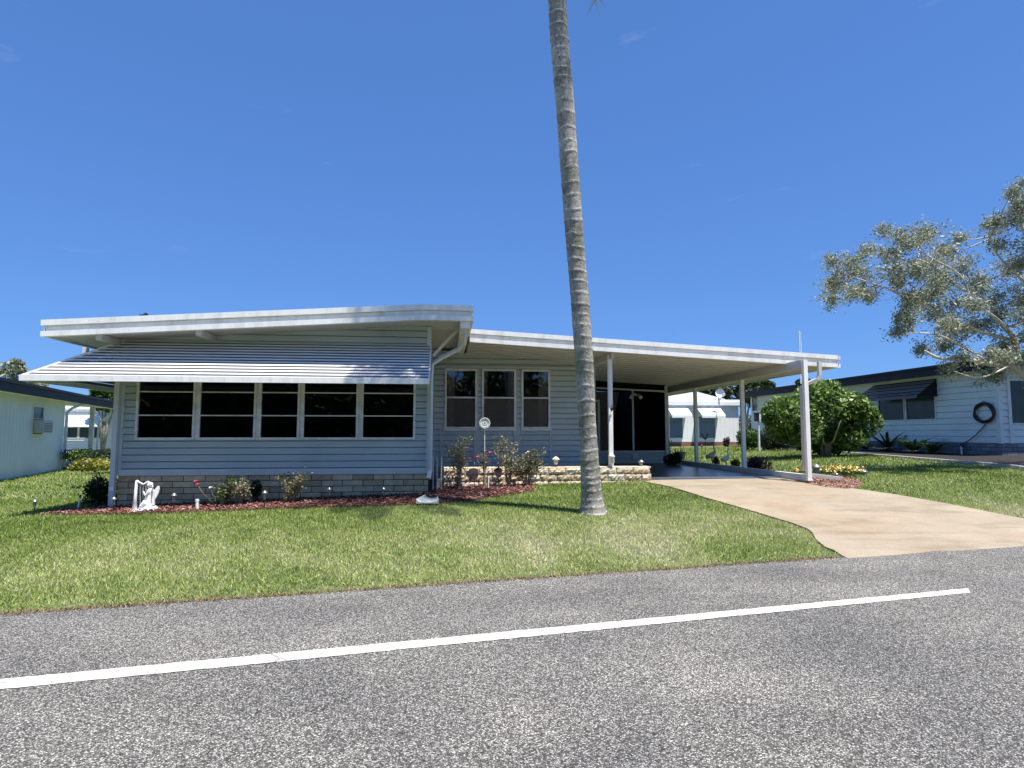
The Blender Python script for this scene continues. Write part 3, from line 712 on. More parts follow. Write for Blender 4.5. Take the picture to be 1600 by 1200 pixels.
for s in (-1, 1): fl.tube([q, (q[0]+s*.13, q[1]-.08, q[2]-.02), (q[0]+s*.16, q[1]-.2, q[2]-.1)], [.02, .05, .07], 10)
obj('floodlight', fl, FRAME, house)
# planter wall
planter = empty('planter_wall', (1.5, 13.6, .4), 'low tan split-face block planter wall in front of the recessed porch', 'planter wall')
xp0 = pY(693, 745, 13.55)[0]; xp1 = pY(1018.5, 741, 13.55)[0]; zpt = pY(860, 731, 13.55)[2]; PP = frontP(13.6)
pm = bricks(PP, xp0, xp1, .10, zpt-.0, .39, .135, .014, .035, .016, sub=9, back=-.2)
for k in range(0): pass
bricks(rightP(xp1-.03), 13.62, 13.95, .10, zpt, .39, .135, .014, .03, .012, mb=pm, sub=5, back=-.15)
obj('block_course', pm, STONE, planter)
cp = MB(); u = xp0
while u < xp1:
    e = min(u+.39, xp1); cp.box((u+.004, 13.585, zpt-.02), (e-.004, 13.95, zpt+.012+random.uniform(-.003, .003))); u += .39
obj('coping', cp, STONE, planter, bev=.008)
mo = MB(); mo.box((xp0+.02, 13.60, .05), (xp1-.03, 13.94, zpt-.03)); obj('mortar', mo, M('planter_mortar', (.10, .085, .065), .95, .2, 10), planter)
# ================================================================== PALM
palm_r = empty('palm_tree', pG(925, 802), 'tall ringed grey palm trunk leaning left on the front lawn, its crown above the frame', 'tree')
Yp = palm_r.location.y; pc = []
for (u, v, wd) in ((926, 812, 46), (926, 803, 42), (925.5, 790, 36), (924, 770, 32), (922, 745, 30), (919.5, 691, 27), (917, 650, 26.5), (913, 560, 28), (906, 470, 29), (900, 400, 28), (892, 290, 28.5), (885.5, 200, 28), (880, 135, 28.5), (874, 60, 28.5), (870.5, 0, 28)):
    lean = (812-v)/812*.9
    p = pY(u, v, Yp-lean); a = pY(u-wd/2, v, Yp-lean); b = pY(u+wd/2, v, Yp-lean); pc.append((p, np.linalg.norm(b-a)/2))
t = pc[-1][0]; tp = pc[-3][0]; d = (t-tp)/(t-tp)[2]
for h in (1.2, 2.6, 3.8): pc.append((t+d*h*np.array([.6, .5, 1]), pc[-1][1]*.97))
CR = pc[-1][0].copy()
tk = MB(); nn = 20; zs = [p[0][2] for p in pc]; xs = [p[0][0] for p in pc]; ysp = [p[0][1] for p in pc]; rs = [p[1] for p in pc]
z = zs[0]; rings = []; nxt = z+.1; since = 0; rr_l = []
while z < zs[-1]:
    x = np.interp(z, zs, xs); y = np.interp(z, zs, ysp); r = np.interp(z, zs, rs)
    hit = z >= nxt
    if hit: nxt = z+random.uniform(.13, .24)*(.6 if z < 1.2 else 1); since = 0
    rings.append((x, y, z, r+(.006 if hit else -.002+.004*min(since, 5)/5*0), hit)); since += 1; z += .024
vs = []; fs = []; fr_ = []
tiltk = [random.uniform(-.02, .02) for _ in rings]
for i, (x, y, z, r, hit) in enumerate(rings):
    for k in range(nn):
        a = 2*pi*k/nn; rr = r*(1+.022*sin(a*3+z*2.1)+.012*sin(a*5-z*4)+random.uniform(-.008, .008))+.10*(.4+max(0, sin(a*4+1)))*max(0, .32-(z-zs[0]))
        vs.append((x+rr*cos(a), y+rr*sin(a), z+.018*sin(a+z*1.3)+.008*sin(a*3+z*3)))
seg = 0
for i in range(len(rings)-1):
    if rings[i][4]: seg = random.uniform(0, .62)
    for k in range(nn):
        pale = rings[i][4] and random.random() < .72
        fs.append((i*nn+k, i*nn+(k+1) % nn, (i+1)*nn+(k+1) % nn, (i+1)*nn+k)); fr_.append(random.uniform(.85, 1) if pale else min(.8, max(0, seg+random.uniform(-.06, .06))))
tk.v += vs; tk.f += fs; tk.r += fr_
def palmbark():
    m = M('palm_bark', (.3, .3, .3), .9, .12, 9, 1, 55, dirt=(.60, .57, .50), dsc=5.5, bdist=.012, rnd=[(0, (.27, .25, .22)), (.4, (.38, .36, .32)), (.8, (.47, .445, .40)), (.86, (.54, .515, .465)), (1, (.68, .65, .60))]); nt = m.node_tree; b = nt.nodes['Principled BSDF']
    src = b.inputs['Base Color'].links[0].from_socket
    sp = ramp(nt, [(.40, (.42, .40, .37)), (.52, (1,)*3)], noise(nt, 26, 6, .75, st=(1, 1, .6)))
    o = mul(nt, src, sp, .8)
    gr = ramp(nt, [(.5, (1,)*3), (.68, (.66, .72, .58))], noise(nt, 2.2, 5, .6)); o = mul(nt, o, gr)
    nt.links.new(o, b.inputs['Base Color']); return m
obj('trunk', tk, palmbark(), palm_r, smooth=True)
FROND = leafmat('palm_frond', [(.04, .08, .025), (.07, .13, .03), (.12, .17, .05)], .4, .2, .2)
def frond(mb, V, R, base, az, L, el0, droop):
    p = Vector(base); d = Vector((cos(az)*cos(el0), sin(az)*cos(el0), sin(el0))); pts = [p.copy()]; n = 22
    for i in range(n):
        d = (d+Vector((0, 0, -droop/n*(1+i/n)))).normalized(); p = p+d*L/n; pts.append(p.copy())
    mb.tube(pts, [.022*(1-i/(n+1))+.004 for i in range(n+1)], 5)
    for i in range(3, n+1):
        t = (pts[i]-pts[i-1]).normalized(); s = t.cross(Vector((0, 0, 1))).normalized()
        for q in range(3):
            c = pts[i-1].lerp(pts[i], q/3.)
            for sg in (-1, 1):
                ll = .62*sin(pi*(.12+.82*i/n))*random.uniform(.8, 1.1)
                dirv = (s*sg*random.uniform(.7, 1)+t*.55+Vector((0, 0, random.uniform(-.5, .15)))).normalized()
                m1 = c+dirv*ll*.55; e = c+(dirv+Vector((0, 0, -.35))).normalized()*ll; wv = t*.016
                V.append([c-wv*.6, c+wv*.6, m1+wv, m1-wv]); V.append([m1-wv, m1+wv, e, e]); R += [random.random()]*2
fm = MB(); V = []; R = []
for i in range(15):
    az = i*2.399+.4; back = sin(az)
    el = .25+.75*random.random(); frond(fm, V, R, CR+np.array([0, 0, .1]), az, random.uniform(2.3, 2.9)*(1-.18*max(0, back)), el+.35*max(0, back), random.uniform(1.3, 1.9)*(1-.45*max(0, back)))
# the one frond whose tip hangs into the picture
tipx = pY(931, 9, Yp-1.6); b0 = Vector(CR+np.array([0, 0, .1])); e0 = Vector(tipx); pts = []; n = 20
m0 = (b0+e0)/2+Vector((.15, -.3, .9))
for i in range(n+1):
    q = i/n; pts.append(b0*(1-q)**2+m0*2*q*(1-q)+e0*q*q)
fm.tube(pts, [.02*(1-i/(n+1))+.004 for i in range(n+1)], 5)
for i in range(4, n+1):
    t = (pts[i]-pts[i-1]).normalized(); s = t.cross(Vector((0, 1, 0))).normalized()
    for q in range(3):
        c = pts[i-1].lerp(pts[i], q/3.)
        for sg in (-1, 1):
            ll = .45*sin(pi*(.2+.5*i/n)); dv = (s*sg*random.uniform(.15, .6)+t*.9).normalized(); e = c+dv*ll*random.uniform(.7, 1); wv = s*.010
            V.append([c-wv, c+wv, e, e]); R.append(random.random())
obj('frond_stalk', fm, STEM, palm_r)
def leafobj(name, V, R, m, parent, label=None):
    A = np.array([[tuple(p) for p in q] for q in V], dtype=float); return link(name, np_mesh(name, A, A.shape[1], np.array(R)), m, parent, label=label)
leafobj('crown', V, R, FROND, palm_r)
# ================================================================== foliage helpers
def rdir(n):
    a = RG.normal(size=(n, 3)); return a/np.linalg.norm(a, axis=1, keepdims=True)
def leaves(C, L, Wd, flat=.0, down=0, clump=None):
    """one quad (diamond) leaf at each centre"""
    n = len(C); u = rdir(n); u[:, 2] = u[:, 2]*(1-flat)-down; u /= np.linalg.norm(u, axis=1, keepdims=True)
    v = np.cross(u, rdir(n)); v /= np.linalg.norm(v, axis=1, keepdims=True)
    L = (L*RG.uniform(.6, 1.25, n))[:, None]; Wd = (Wd*RG.uniform(.7, 1.2, n))[:, None]
    nrm = np.cross(u, v)
    return np.stack([C-u*L/2, C+v*Wd/2+nrm*Wd*.18, C+u*L/2, C-v*Wd/2+nrm*Wd*.18], 1)
def blob_points(n, c, r, shell=.55):
    d = rdir(n); q = RG.uniform(shell**3, 1, n)**(1/3.); return np.array(c)+d*q[:, None]*np.array(r)
def foliage(name, C, L, Wd, m, parent, flat=.2, down=0, seed=0, zr=None):
    V = leaves(C, L, Wd, flat, down); R = np.clip(.5+(vnoise(C[:, 0]*3, C[:, 2]*3, 1.1, 9)-.5)*.6+RG.normal(0, .2, len(C)), 0, 1)
    return link(name, np_mesh(name, V, 4, R), m, parent)
def bush(name, label, cat, base, rx, ry, rz, n, L, Wd, m, group=None, lumps=7, stem=True, z0=.25, shell=.6):
    base = np.array(base, float); o = empty(name, base, label, cat, group)
    cs = []; per = n//lumps
    for i in range(lumps):
        a = random.uniform(0, 2*pi); q = random.uniform(.25, .6)
        c = base+np.array([cos(a)*rx*q, sin(a)*ry*q, rz*(z0+random.uniform(.25, .62)*(1-z0))])
        cs.append(blob_points(per, c, (rx*.55, ry*.55, rz*.40), shell))
    C = np.concatenate(cs); C = C[C[:, 2] > base[2]+.01]
    foliage('foliage', C, L, Wd, m, o)
    if stem:
        mb = MB()
        for i in range(7):
            a = random.uniform(0, 6.28); r = random.uniform(.3, .8)
            mb.tube([base+np.array([0, 0, -.03]), base+np.array([cos(a)*rx*.25*r, sin(a)*ry*.25*r, rz*.35]), base+np.array([cos(a)*rx*.7*r, sin(a)*ry*.7*r, rz*random.uniform(.55, .85)])], [max(.008, rx*.03), max(.006, rx*.02), .004], 5)
        obj('stem', mb, STEM, o)
    return o
G_MID = leafmat('leaf_mid_green', [(.03, .06, .012), (.07, .14, .025), (.15, .25, .05)], .45)
G_BRI = leafmat('leaf_bright_green', [(.05, .10, .018), (.14, .24, .045), (.34, .46, .15)], .38)
G_DRK = leafmat('leaf_dark_green', [(.012, .025, .010), (.025, .045, .018), (.05, .08, .03)], .45)
G_YEL = leafmat('leaf_yellow_green', [(.10, .13, .02), (.26, .28, .05), (.45, .42, .10)], .45)
G_OLI = leafmat('leaf_silver_olive', [(.15, .175, .09), (.31, .345, .22), (.62, .65, .52)], .45, trans=.3)
G_DUL = leafmat('leaf_dull_rose', [(.10, .11, .05), (.27, .27, .15), (.60, .55, .42)], .45)
G_PUR = leafmat('leaf_purple', [(.04, .012, .018), (.11, .04, .05), (.24, .12, .11)], .5)
G_FAR = leafmat('leaf_far_tree', [(.035, .055, .022), (.07, .10, .04), (.13, .16, .07)], .6, trans=.15)
RED = M('rose_petal', (.55, .03, .07), .5, .2, 30)
PINK = M('pale_petal', (.75, .55, .50), .5, .2, 30)
# --- rose bushes
def rose(label, uv, Y, H, spread, n, reds=(), pales=(), m=None, seed=1, bare=.35, name='rose_bush', lf=.05):
    random.seed(seed)
    b = pY(uv[0], uv[1], Y); b[2] = tz(b[0], b[1])+.03; o = empty(name, b, label, 'rose bush' if name == 'rose_bush' else 'shrub')
    mb = MB(); tips = []
    for i in range(9):
        a = random.uniform(0, 2*pi); s = spread*random.uniform(.25, 1.0); h = H*random.uniform(.55, 1)
        mid = b+np.array([cos(a)*s*.35, sin(a)*s*.3, h*.5]); e = b+np.array([cos(a)*s, sin(a)*s*.8, h])
        mb.tube([b+np.array([cos(a)*.03, sin(a)*.03, -.05]), mid, e], [.013, .009, .004], 5)
        for k in range(5):
            t = random.uniform(bare, 1); p = (b*(1-t)**2+mid*2*t*(1-t)+e*t*t); q = p+np.array([random.uniform(-.16, .16), random.uniform(-.16, .16), random.uniform(.0, .16)])
            mb.tube([p, q], [.005, .003], 4); tips.append((p, q))
    obj('stem', mb, STEM, o)
    per = max(1, n//len(tips)); C = []
    for p, q in tips:
        t = RG.uniform(.1, 1.15, per)[:, None]; C.append(p+(q-p)*t+RG.normal(0, .038, (per, 3)))
    foliage('foliage', np.concatenate(C), lf, lf*.62, m or G_DUL, o, flat=.4)
    for lst, mt, nm in ((reds, RED, 'flower'), (pales, PINK, 'flower')):
        for (u, v, r) in lst:
            c = pY(u, v, Y-.05); f = MB()
            for k in range(9):
                a = k*2.4; q = r*(.3+.07*k); f.ball((c[0]+cos(a)*q*.8, c[1]+sin(a)*q*.8, c[2]+.25*r*sin(k*1.7)), r*.5, r*.5, r*.38, 8)
            obj(nm, f, mt, o, smooth=True, label=('red rose bloom' if mt is RED else 'pale pink rose bloom'))
            s = MB(); s.tube([(c[0], c[1], c[2]), (c[0]+(b[0]-c[0])*.25, c[1], c[2]-(c[2]-b[2])*.4), (c[0]+(b[0]-c[0])*.8, b[1], b[2])], .005, 4)
            obj('flower_stalk', s, STEM, o)
    return o
rose('low rose bush with small red and pale blooms before the grey brick skirting', (345, 787), 11.78, .46, .44, 800, [(305, 752, .032), (309, 757, .026)], [(329, 762, .035), (343, 769, .03)], G_MID, 3, .2)
rose('leggy pink-tipped shrub right of the low red rose, hugging the brick skirting', (374, 785), 11.78, .40, .30, 380, [], [(383, 771, .03)], G_DUL, 5, .4, 'rose_shrub')
rose('pale dry yellowish rose bush alone against the right half of the brick skirting', (455, 787), 11.78, .60, .28, 900, [], [], leafmat('leaf_dry', [(.12, .12, .05), (.28, .27, .13), (.50, .46, .28)], .5), 8, .15)
rose('tall rose bush left of the white disc ornament, dry leaves and two red blooms', (716, 778), 13.1, 1.15, .38, 1000, [(746, 714, .04), (734, 716, .03)], [], G_DUL, 12, .42)
rose('thin rose stem with one red bloom beside the pole of the white disc ornament', (757, 774), 13.15, .8, .06, 40, [(765.5, 707, .042)], [], G_DUL, 14, .6)
rose('leafy rose bush at the middle of the block planter, right of the red single rose', (796, 776), 13.2, .95, .30, 900, [], [(825, 706, .03)], G_DUL, 17, .35)
rose('widest dry rose bush spilling right along the block planter', (824, 772), 13.25, .72, .52, 1500, [], [(822, 708, .02)], leafmat('leaf_dry_olive', [(.07, .08, .03), (.19, .19, .09), (.42, .40, .25)], .5), 21, .4)
q = pG(160, 789); bush('round_shrub', 'dark round clipped shrub in the shade at the left house corner', 'shrub', (pY(160, 780, 12.9)[0], 12.9, tz(pY(160, 780, 12.9)[0], 12.9)), .36, .34, .62, 2600, .05, .035, G_DRK, lumps=10, z0=.1, shell=.2)
b_ = pY(395, 780, 12.3); bush('shade_shrub', 'small shrub with shade put into its dark leaves against the brick skirting right of the low rose', 'shrub', (b_[0], 12.33, .3), .15, .10, .40, 700, .045, .03, G_DRK, lumps=4)  # dark leaf colour stands in for the shade at the skirting
b_ = pY(680, 780, 13.3)
# ================================================================== small garden things
def solar(name, u, v, Hpx, label, group, proto=None, top=None):
    g = pG(u, v); Yg = g[1]
    h = pY(u, v-Hpx, Yg)[2]-g[2]
    o = empty(name, g, label, 'garden light', group); 
    st = MB(); st.tube([(0, 0, -.02), (0, 0, h*.52)], .010, 8); obj('stake', st, DARK, o, local=True)
    r = h*.118
    ln_ = MB(); ln_.lathe((0, 0, h*.50), [(r*.35, 0), (r*.55, h*.05), (r*.75, h*.30), (r*.7, h*.33)], 12); obj('lens', ln_, LENS, o, local=True, smooth=True)
    tp = MB(); tp.lathe((0, 0, h*.83), [(r*.95, 0), (r*1.25, .006), (r*1.15, h*.05), (r*.6, h*.13), (r*.15, h*.17)], 14); obj('cap', tp, top or STEEL, o, local=True, smooth=True)
    return o
LG = 'solar path lights along the flower bed'
solar('path_light', 53, 807, 27, 'solar path light leftmost on the lawn, at the left tip of the mulch bed', LG)
solar('path_light', 177, 803, 27, 'solar path light in front of the left house corner pipe, left of the harp statue', LG)
solar('path_light', 271, 800, 30, 'solar path light just right of the white harp statue', LG)
solar('path_light', 413, 796, 30, 'solar path light between the low rose bush and the pale dry bush', LG)
solar('path_light', 514, 789, 28, 'solar path light right of the pale dry rose bush', LG)
solar('path_light', 599, 787, 26, 'solar path light nearest the concrete splash block, on its left', LG)
def raised(name, u, v0, v1, Y, label, group, top=STEEL, lens=LENS, dz=0):
    b = pY(u, v0, Y); h = pY(u, v1, Y)[2]-b[2]; o = empty(name, b, label, 'garden light', group)
    r = h*.22; m = MB(); m.tube([(0, 0, -.03), (0, 0, h*.5)], .010, 8); obj('stake', m, DARK, o, local=True)
    m = MB(); m.lathe((0, 0, h*.42), [(r*.4, 0), (r*.6, h*.08), (r*.75, h*.32)], 12); obj('lens', m, lens, o, local=True, smooth=True)
    m = MB(); m.lathe((0, 0, h*.73), [(r*1.0, 0), (r*1.3, .006), (r*1.15, h*.10), (r*.5, h*.22), (r*.1, h*.26)], 14); obj('cap', m, top, o, local=True, smooth=True)
    return o
CREAM = M('cream_plastic', (.70, .66, .56), .5, .08, 10)
raised('planter_light', 868.5, 735, 713, 13.75, 'cream mushroom garden light standing behind the block planter, left of the palm', 'lights on the block planter', CREAM, CREAM)
raised('planter_light', 1002, 735, 718, 13.8, 'small grey garden light at the right end of the block planter', 'lights on the block planter')
# lantern on the white post
p = pY(955, 715, 13.63); o = empty('wall_lantern', (p[0], p[1], p[2]), 'white lantern fixed low on the white post behind the planter', 'lantern')
o.location = (x_, 13.62, pY(955, 719, 13.6)[2]); m = MB(); m.lathe((-.03, -.04, -.08), [(.02, 0), (.05, .03), (.065, .15), (.085, .16), (.05, .20), (.015, .22)], 12); obj('lamp_body', m, WHITE, o, local=True, smooth=True)
m = MB(); m.box((-.04, -.01, -.05), (.04, .075, .09)); obj('bracket', m, WHITE, o, local=True)
o = empty('post_ornament', (x_, 13.66, pY(955, 639, 13.66)[2]), 'small dark metal ornament hung on the white post behind the planter', 'ornament')
m = MB(); m.ball((0, -.02, 0), .035, .02, .05, 8); m.tube([(0, -.02, .04), (.02, -.02, .09), (.06, -.02, .06)], .009, 6); m.tube([(0, -.02, -.04), (-.03, -.02, -.08)], .008, 6); obj('figure', m, DARK, o, local=True, smooth=True)
# black lantern in front of the planter
g = pG(779, 773) ; g = pY(779, 770, 13.3); g[2] = tz(g[0], 13.3)+.03; o = empty('garden_lantern', g, 'black carriage style garden lantern in the mulch before the block planter', 'lantern')
m = MB(); m.tube([(0, 0, -.03), (0, 0, .22)], .012, 8); obj('stake', m, DARK, o, local=True)
m = MB(); m.lathe((0, 0, .2), [(.03, 0), (.06, .02), (.075, .14)], 6); obj('lens', m, LENS, o, local=True)
m = MB(); m.lathe((0, 0, .34), [(.10, 0), (.10, .012), (.05, .06), (.02, .075), (.02, .10), (.005, .13)], 8); 
for k in range(6): a = 2*pi*k/6; m.tube([(.03*cos(a), .03*sin(a), .2), (.078*cos(a), .078*sin(a), .345)], .006, 4)
obj('cage', m, DARK, o, local=True)
# white marker stakes
def stake(u, v0, v1, u1, r, label, name='marker_stake', capm=None, dY=0):
    g = pG(u, v0); e = pY(u1, v1, g[1]+dY); m = MB(); e2 = g+(e-g)*.82
    o = empty(name, g, label, 'stake'); m.tube([g, e2], r, 10); obj('shaft', m, WHITE, o)
    m = MB(); m.tube([e2, e], r*1.15, 10); obj('cap', m, capm or WHITE, o)
stake(308, 800, 780, 308, .028, 'short thick white pipe stub standing in the mulch left of the low rose')
stake(121, 799, 773, 126, .015, 'thin leaning white stake with dark tip left of the house corner', capm=DARK)
stake(752, 779, 770, 751.5, .010, 'tiny white plant tag in the mulch below the disc ornament')
stake(763, 766, 744, 763, .014, 'white plastic stake against the left part of the block planter')
# splash block
g = pG(671, 787); o = empty('splash_block', (g[0], g[1], tz(g[0], g[1])), 'pale concrete splash block under the right downspout', 'splash block')
m = MB(); a0, a1 = -.17, .17; n = 10; vs = []
for j, (y, w_, h) in enumerate(((.28, .12, .10), (-.05, .16, .085), (-.26, .20, .07))):
    for i in range(n+1):
        t = -1+2*i/n; vs.append((t*w_, y, h-.055*(1-t*t)**.5 if abs(t) < .85 else h+.01))
nv = len(vs); vs += [(x, y, 0) for x, y, z in vs]; fs = []
for j in range(2):
    for i in range(n): a = j*(n+1)+i; fs += [(a, a+n+1, a+n+2, a+1)]
for i in range(n): fs += [(i, i+1, nv+i+1, nv+i)[::-1], (2*(n+1)+i, 2*(n+1)+i+1, nv+2*(n+1)+i+1, nv+2*(n+1)+i)]
for j in range(2):
    a = j*(n+1); fs += [(a, nv+a, nv+a+n+1, a+n+1), (a+n, a+2*n+1, nv+a+2*n+1, nv+a+n)]
m.add(vs, fs); obj('trough', m, M('splash_concrete', (.52, .54, .50), .85, .15, 8, .5, 50), o, local=True); o.rotation_euler = (0, 0, -.12); o.location.z += .03
# PVC pipes by the downspout
g = pY(686, 765, 13.0); g[2] = tz(g[0], 13.0)+.02; o = empty('plastic_pipes', g, 'grey white plastic pipe loop standing beside the right downspout', 'pipes')
m = MB(); s = 13.0/F; h1 = pY(686, 714, 13.0)[2]
xa_, xm_, xb_ = pY(676.5, 740, 13.0)[0], pY(683, 740, 13.0)[0], pY(689.5, 740, 13.0)[0]
m.tube([(xa_, 13.0, g[2]), (xa_, 13.0, h1), (xb_, 13.0, h1), (xb_, 13.0, g[2])], .018, 8); obj('loop', m, FRAME, o)
m = MB(); m.tube([(xm_, 13.05, g[2]), (xm_, 13.05, h1)], .022, 8); obj('riser', m, FRAME, o)
# disc ornament
g = pY(757, 745, 13.3); zb_ = tz(g[0], 13.3); zc = pY(757.5, 661, 13.3)[2]; o = empty('disc_ornament', (g[0], 13.3, zb_), 'round white disc on a tall thin pole in front of the middle porch window', 'ornament')
m = MB(); m.tube([(g[0], 13.3, zb_), (g[0], 13.3, zc)], .010, 6); obj('pole', m, FRAME, o)
m = MB(); R0 = .118
def disc(m, r0, r1, y0, y1, n=28):
    vs = []; 
    for r, y in ((r0, y0), (r1, y1)):
        for k in range(n): vs.append((g[0]+r*cos(2*pi*k/n), 13.3+y, zc+r*sin(2*pi*k/n)))
    m.add(vs, [(k, (k+1) % n, n+(k+1) % n, n+k) for k in range(n)])
m.hexa  # no-op reference
prof = [(.0, -.035), (R0*.78, -.035), (R0*.80, -.03), (R0*.82, -.045), (R0, -.045), (R0, -.015), (0, -.015)]
for (a, b), (c, d) in zip(prof[:-1], prof[1:]): disc(m, a, c, b, d)
obj('disc', m, M('cream_white_face', (.80, .84, .76), .35, .04, 5), o)
m = MB(); disc(m, R0*.42, R0*.52, -.038, -.038); disc(m, R0*.80, R0*.86, -.047, -.047); disc(m, 0, R0*.17, -.040, -.040); obj('dark_ring', m, M('green_grey_ring', (.16, .20, .17), .5, .1, 10), o)
# harp statue
g = pG(228, 800); S0 = g[1]; sc = S0/F
o = empty('harp_statue', g, 'white statue of a seated winged figure playing a harp in the mulch', 'statue')
WST = M('white_statue_paint', (.80, .80, .78), .5, .05, 10)
def hp(u, v, dy=0): q = pY(u, v, S0); return np.array([q[0], q[1]+dy, q[2]])
m = MB()
m.tube([hp(210, 799), hp(211.5, 775), hp(213.5, 751)], [.040, .026, .018], 10)
m.tube([hp(213.5, 751), hp(218, 754), hp(224, 757), hp(231, 753), hp(236, 756), hp(236, 761)], [.018, .017, .016, .02, .018, .012], 8)
m.tube([hp(236, 762), hp(228, 778), hp(216, 797)], [.014, .012, .016], 8)
obj('harp', m, WST, o, smooth=True)
m = MB()
for k, (ut, vt, ub, vb) in enumerate(((219, 754, 219, 794), (223.5, 757, 223.5, 786), (228, 756, 228, 779))): m.tube([hp(ut, vt), hp(ub, vb)], .0035, 4)
obj('harp_strings', m, WST, o)
m = MB(); bs = hp(226, 801); m.lathe((bs[0], bs[1], bs[2]), [(.27*.9, 0), (.26*.9, .03), (.2, .055), (.1, .07)], 18)
m.ball(hp(229, 796), .14, .12, .07, 10); obj('base', m, WST, o, smooth=True)
fig = MB()
fig.tube([hp(234, 789), hp(235, 781), hp(236, 773), hp(235, 767), hp(234.5, 763)], [.085, .072, .055, .062, .030], 12)      # torso
fig.ball(hp(233.5, 758.5), .043, .045, .052, 12)                                                                       # head
fig.tube([hp(234, 789, -.02), hp(227, 785, -.06), hp(224, 790, -.07), hp(219, 797, -.05)], [.06, .05, .035, .022], 10)   # near leg
fig.tube([hp(235, 790, .03), hp(228, 787, .05), hp(227, 795, .06), hp(223, 798, .05)], [.06, .045, .032, .02], 10)
fig.tube([hp(233.5, 768, -.05), hp(230, 774, -.07), hp(226, 769, -.03)], [.024, .02, .013], 8)
fig.tube([hp(236, 768, .05), hp(231.5, 771, .06), hp(229, 765, .02)], [.024, .02, .013], 8)
fig.ball(hp(225.5, 768.5, -.03), .016); fig.ball(hp(228.5, 764.5, .02), .016)
fig.tube([hp(238, 790), hp(234, 797)], [.10, .13], 12)
fo = obj('figure', fig, WST, o, smooth=True)
rmod = fo.modifiers.new('join', 'REMESH'); rmod.mode = 'VOXEL'; rmod.voxel_size = .009; rmod.use_smooth_shade = True
hm = MB(); hm.ball(hp(235, 757.5), .045, .05, .05, 10, jit=.06); hm.ball(hp(237.5, 760), .025, .025, .03, 8, jit=.05); obj('hair', hm, WST, o, smooth=True)
for sgn in (-1, 1):
    m = MB(); n = 9; a = []
    outline = [(236, 770), (239, 765), (242, 760), (243.5, 760), (244, 765), (243, 771), (240.5, 778), (238, 783), (237, 777)]
    pts = [hp(u, v, sgn*(.03+.012*(u-236))) for u, v in outline]
    pb = [p+np.array([0, .018, 0]) for p in pts]; n = len(pts)
    m.add(pts+pb, [tuple(range(n-1, -1, -1)), tuple(range(n, 2*n))]+[(i, (i+1) % n, n+(i+1) % n, n+i) for i in range(n)]); obj('wing', m, WST, o)
# right end: things beside the carport
g = pG(1245, 748); g = np.array([pX(1246, 742, XP+.35)[0], pX(1246, 742, XP+.35)[1], 0]); g[2] = tz(g[0], g[1])+.0
g = pY(1244.5, 743, 14.9); g[2] = tz(g[0], g[1]); o = empty('plastic_cup', (g[0], g[1], g[2]), 'small yellow orange cup standing on the grass behind the base rail', 'cup')
m = MB(); m.lathe((0, 0, 0), [(.04, 0), (.06, .17), (.055, .17), (.036, .02)], 14); obj('cup_body', m, M('orange_yellow_plastic', (.85, .50, .08), .4, .05, 5), o, local=True, smooth=True)
m = MB(); m.tube([(0, 0, -.02), (0, 0, .03)], .03, 10); obj('base', m, CREAM, o, local=True)
raised('path_light', 1276, 752, 724, 14.1, 'grey square topped garden light right beside the front right carport post', 'lights round the yellow flowers')
raised('path_light', 1307, 762, 736, 13.9, 'garden light with brown frosted lens among the yellow flowers', 'lights round the yellow flowers')
raised('path_light', 1350, 756, 732, 14.0, 'garden light rightmost beside the driveway, right of the yellow flowers', 'lights round the yellow flowers')
g = pY(1318, 757, 13.9); g[2] = tz(g[0], g[1])+.03; o = bush('yellow_flowers', 'clump of yellow and orange flowers in pink mulch beside the driveway', 'flowers', g, .42, .3, .22, 700, .05, .03, G_MID, lumps=6, stem=False, z0=0)
C = g+np.stack([RG.uniform(-.42, .42, 260), RG.uniform(-.3, .3, 260), RG.uniform(.10, .24, 260)], -1)
V = leaves(C, .05, .05, .9); o_p = link('petals', np_mesh('petals', V, 4, RG.random(260)), M('yellow_petals', (.8,.5,.1), .5, .1, 10, rnd=[(0, (.85, .42, .05)), (.5, (.88, .65, .10)), (1, (.9, .85, .45))]), o); o_p['kind'] = 'stuff'; o_p.location = (-o.location.x, -o.location.y, -o.location.z)
# garden strip right of the carport, seen through the posts
def at(u, v, Y): q = pY(u, v, Y); return q
def bushpx(name, label, cat, u, vb, Y, wpx, hpx, n, L, m, group=None, lumps=8, z0=.15, shell=.5):
    b = pY(u, vb, Y); s = Y/F; b[2] = tz(b[0], b[1]) if abs(tz(b[0], b[1])-b[2]) < .15 else b[2]
    top = pY(u, vb-hpx, Y)[2]; return bush(name, label, cat, b, wpx*s/2, wpx*s/2, top-b[2], n, L, L*.6, m, group, lumps, True, z0, shell)
b = pX(1185, 733, XP+.55); bushpx('purple_shrub', 'trimmed purple-leaved shrub right of the second carport post', 'shrub', 1186, 735, b[1], 42, 23, 2400, .05, G_PUR, lumps=12, z0=.05)
b = pX(1147, 729, XP+.6); bushpx('low_shrub', 'small mixed green shrub between the white heron statue and the second carport post', 'shrub', 1148, 731, b[1], 20, 14, 700, .05, G_MID, lumps=5)
b = pX(1122, 726, XP+.55); bushpx('brown_shrub', 'dark reddish shrub behind the brown heron statue', 'shrub', 1122, 728, b[1]+.3, 16, 15, 600, .05, G_PUR, lumps=5)
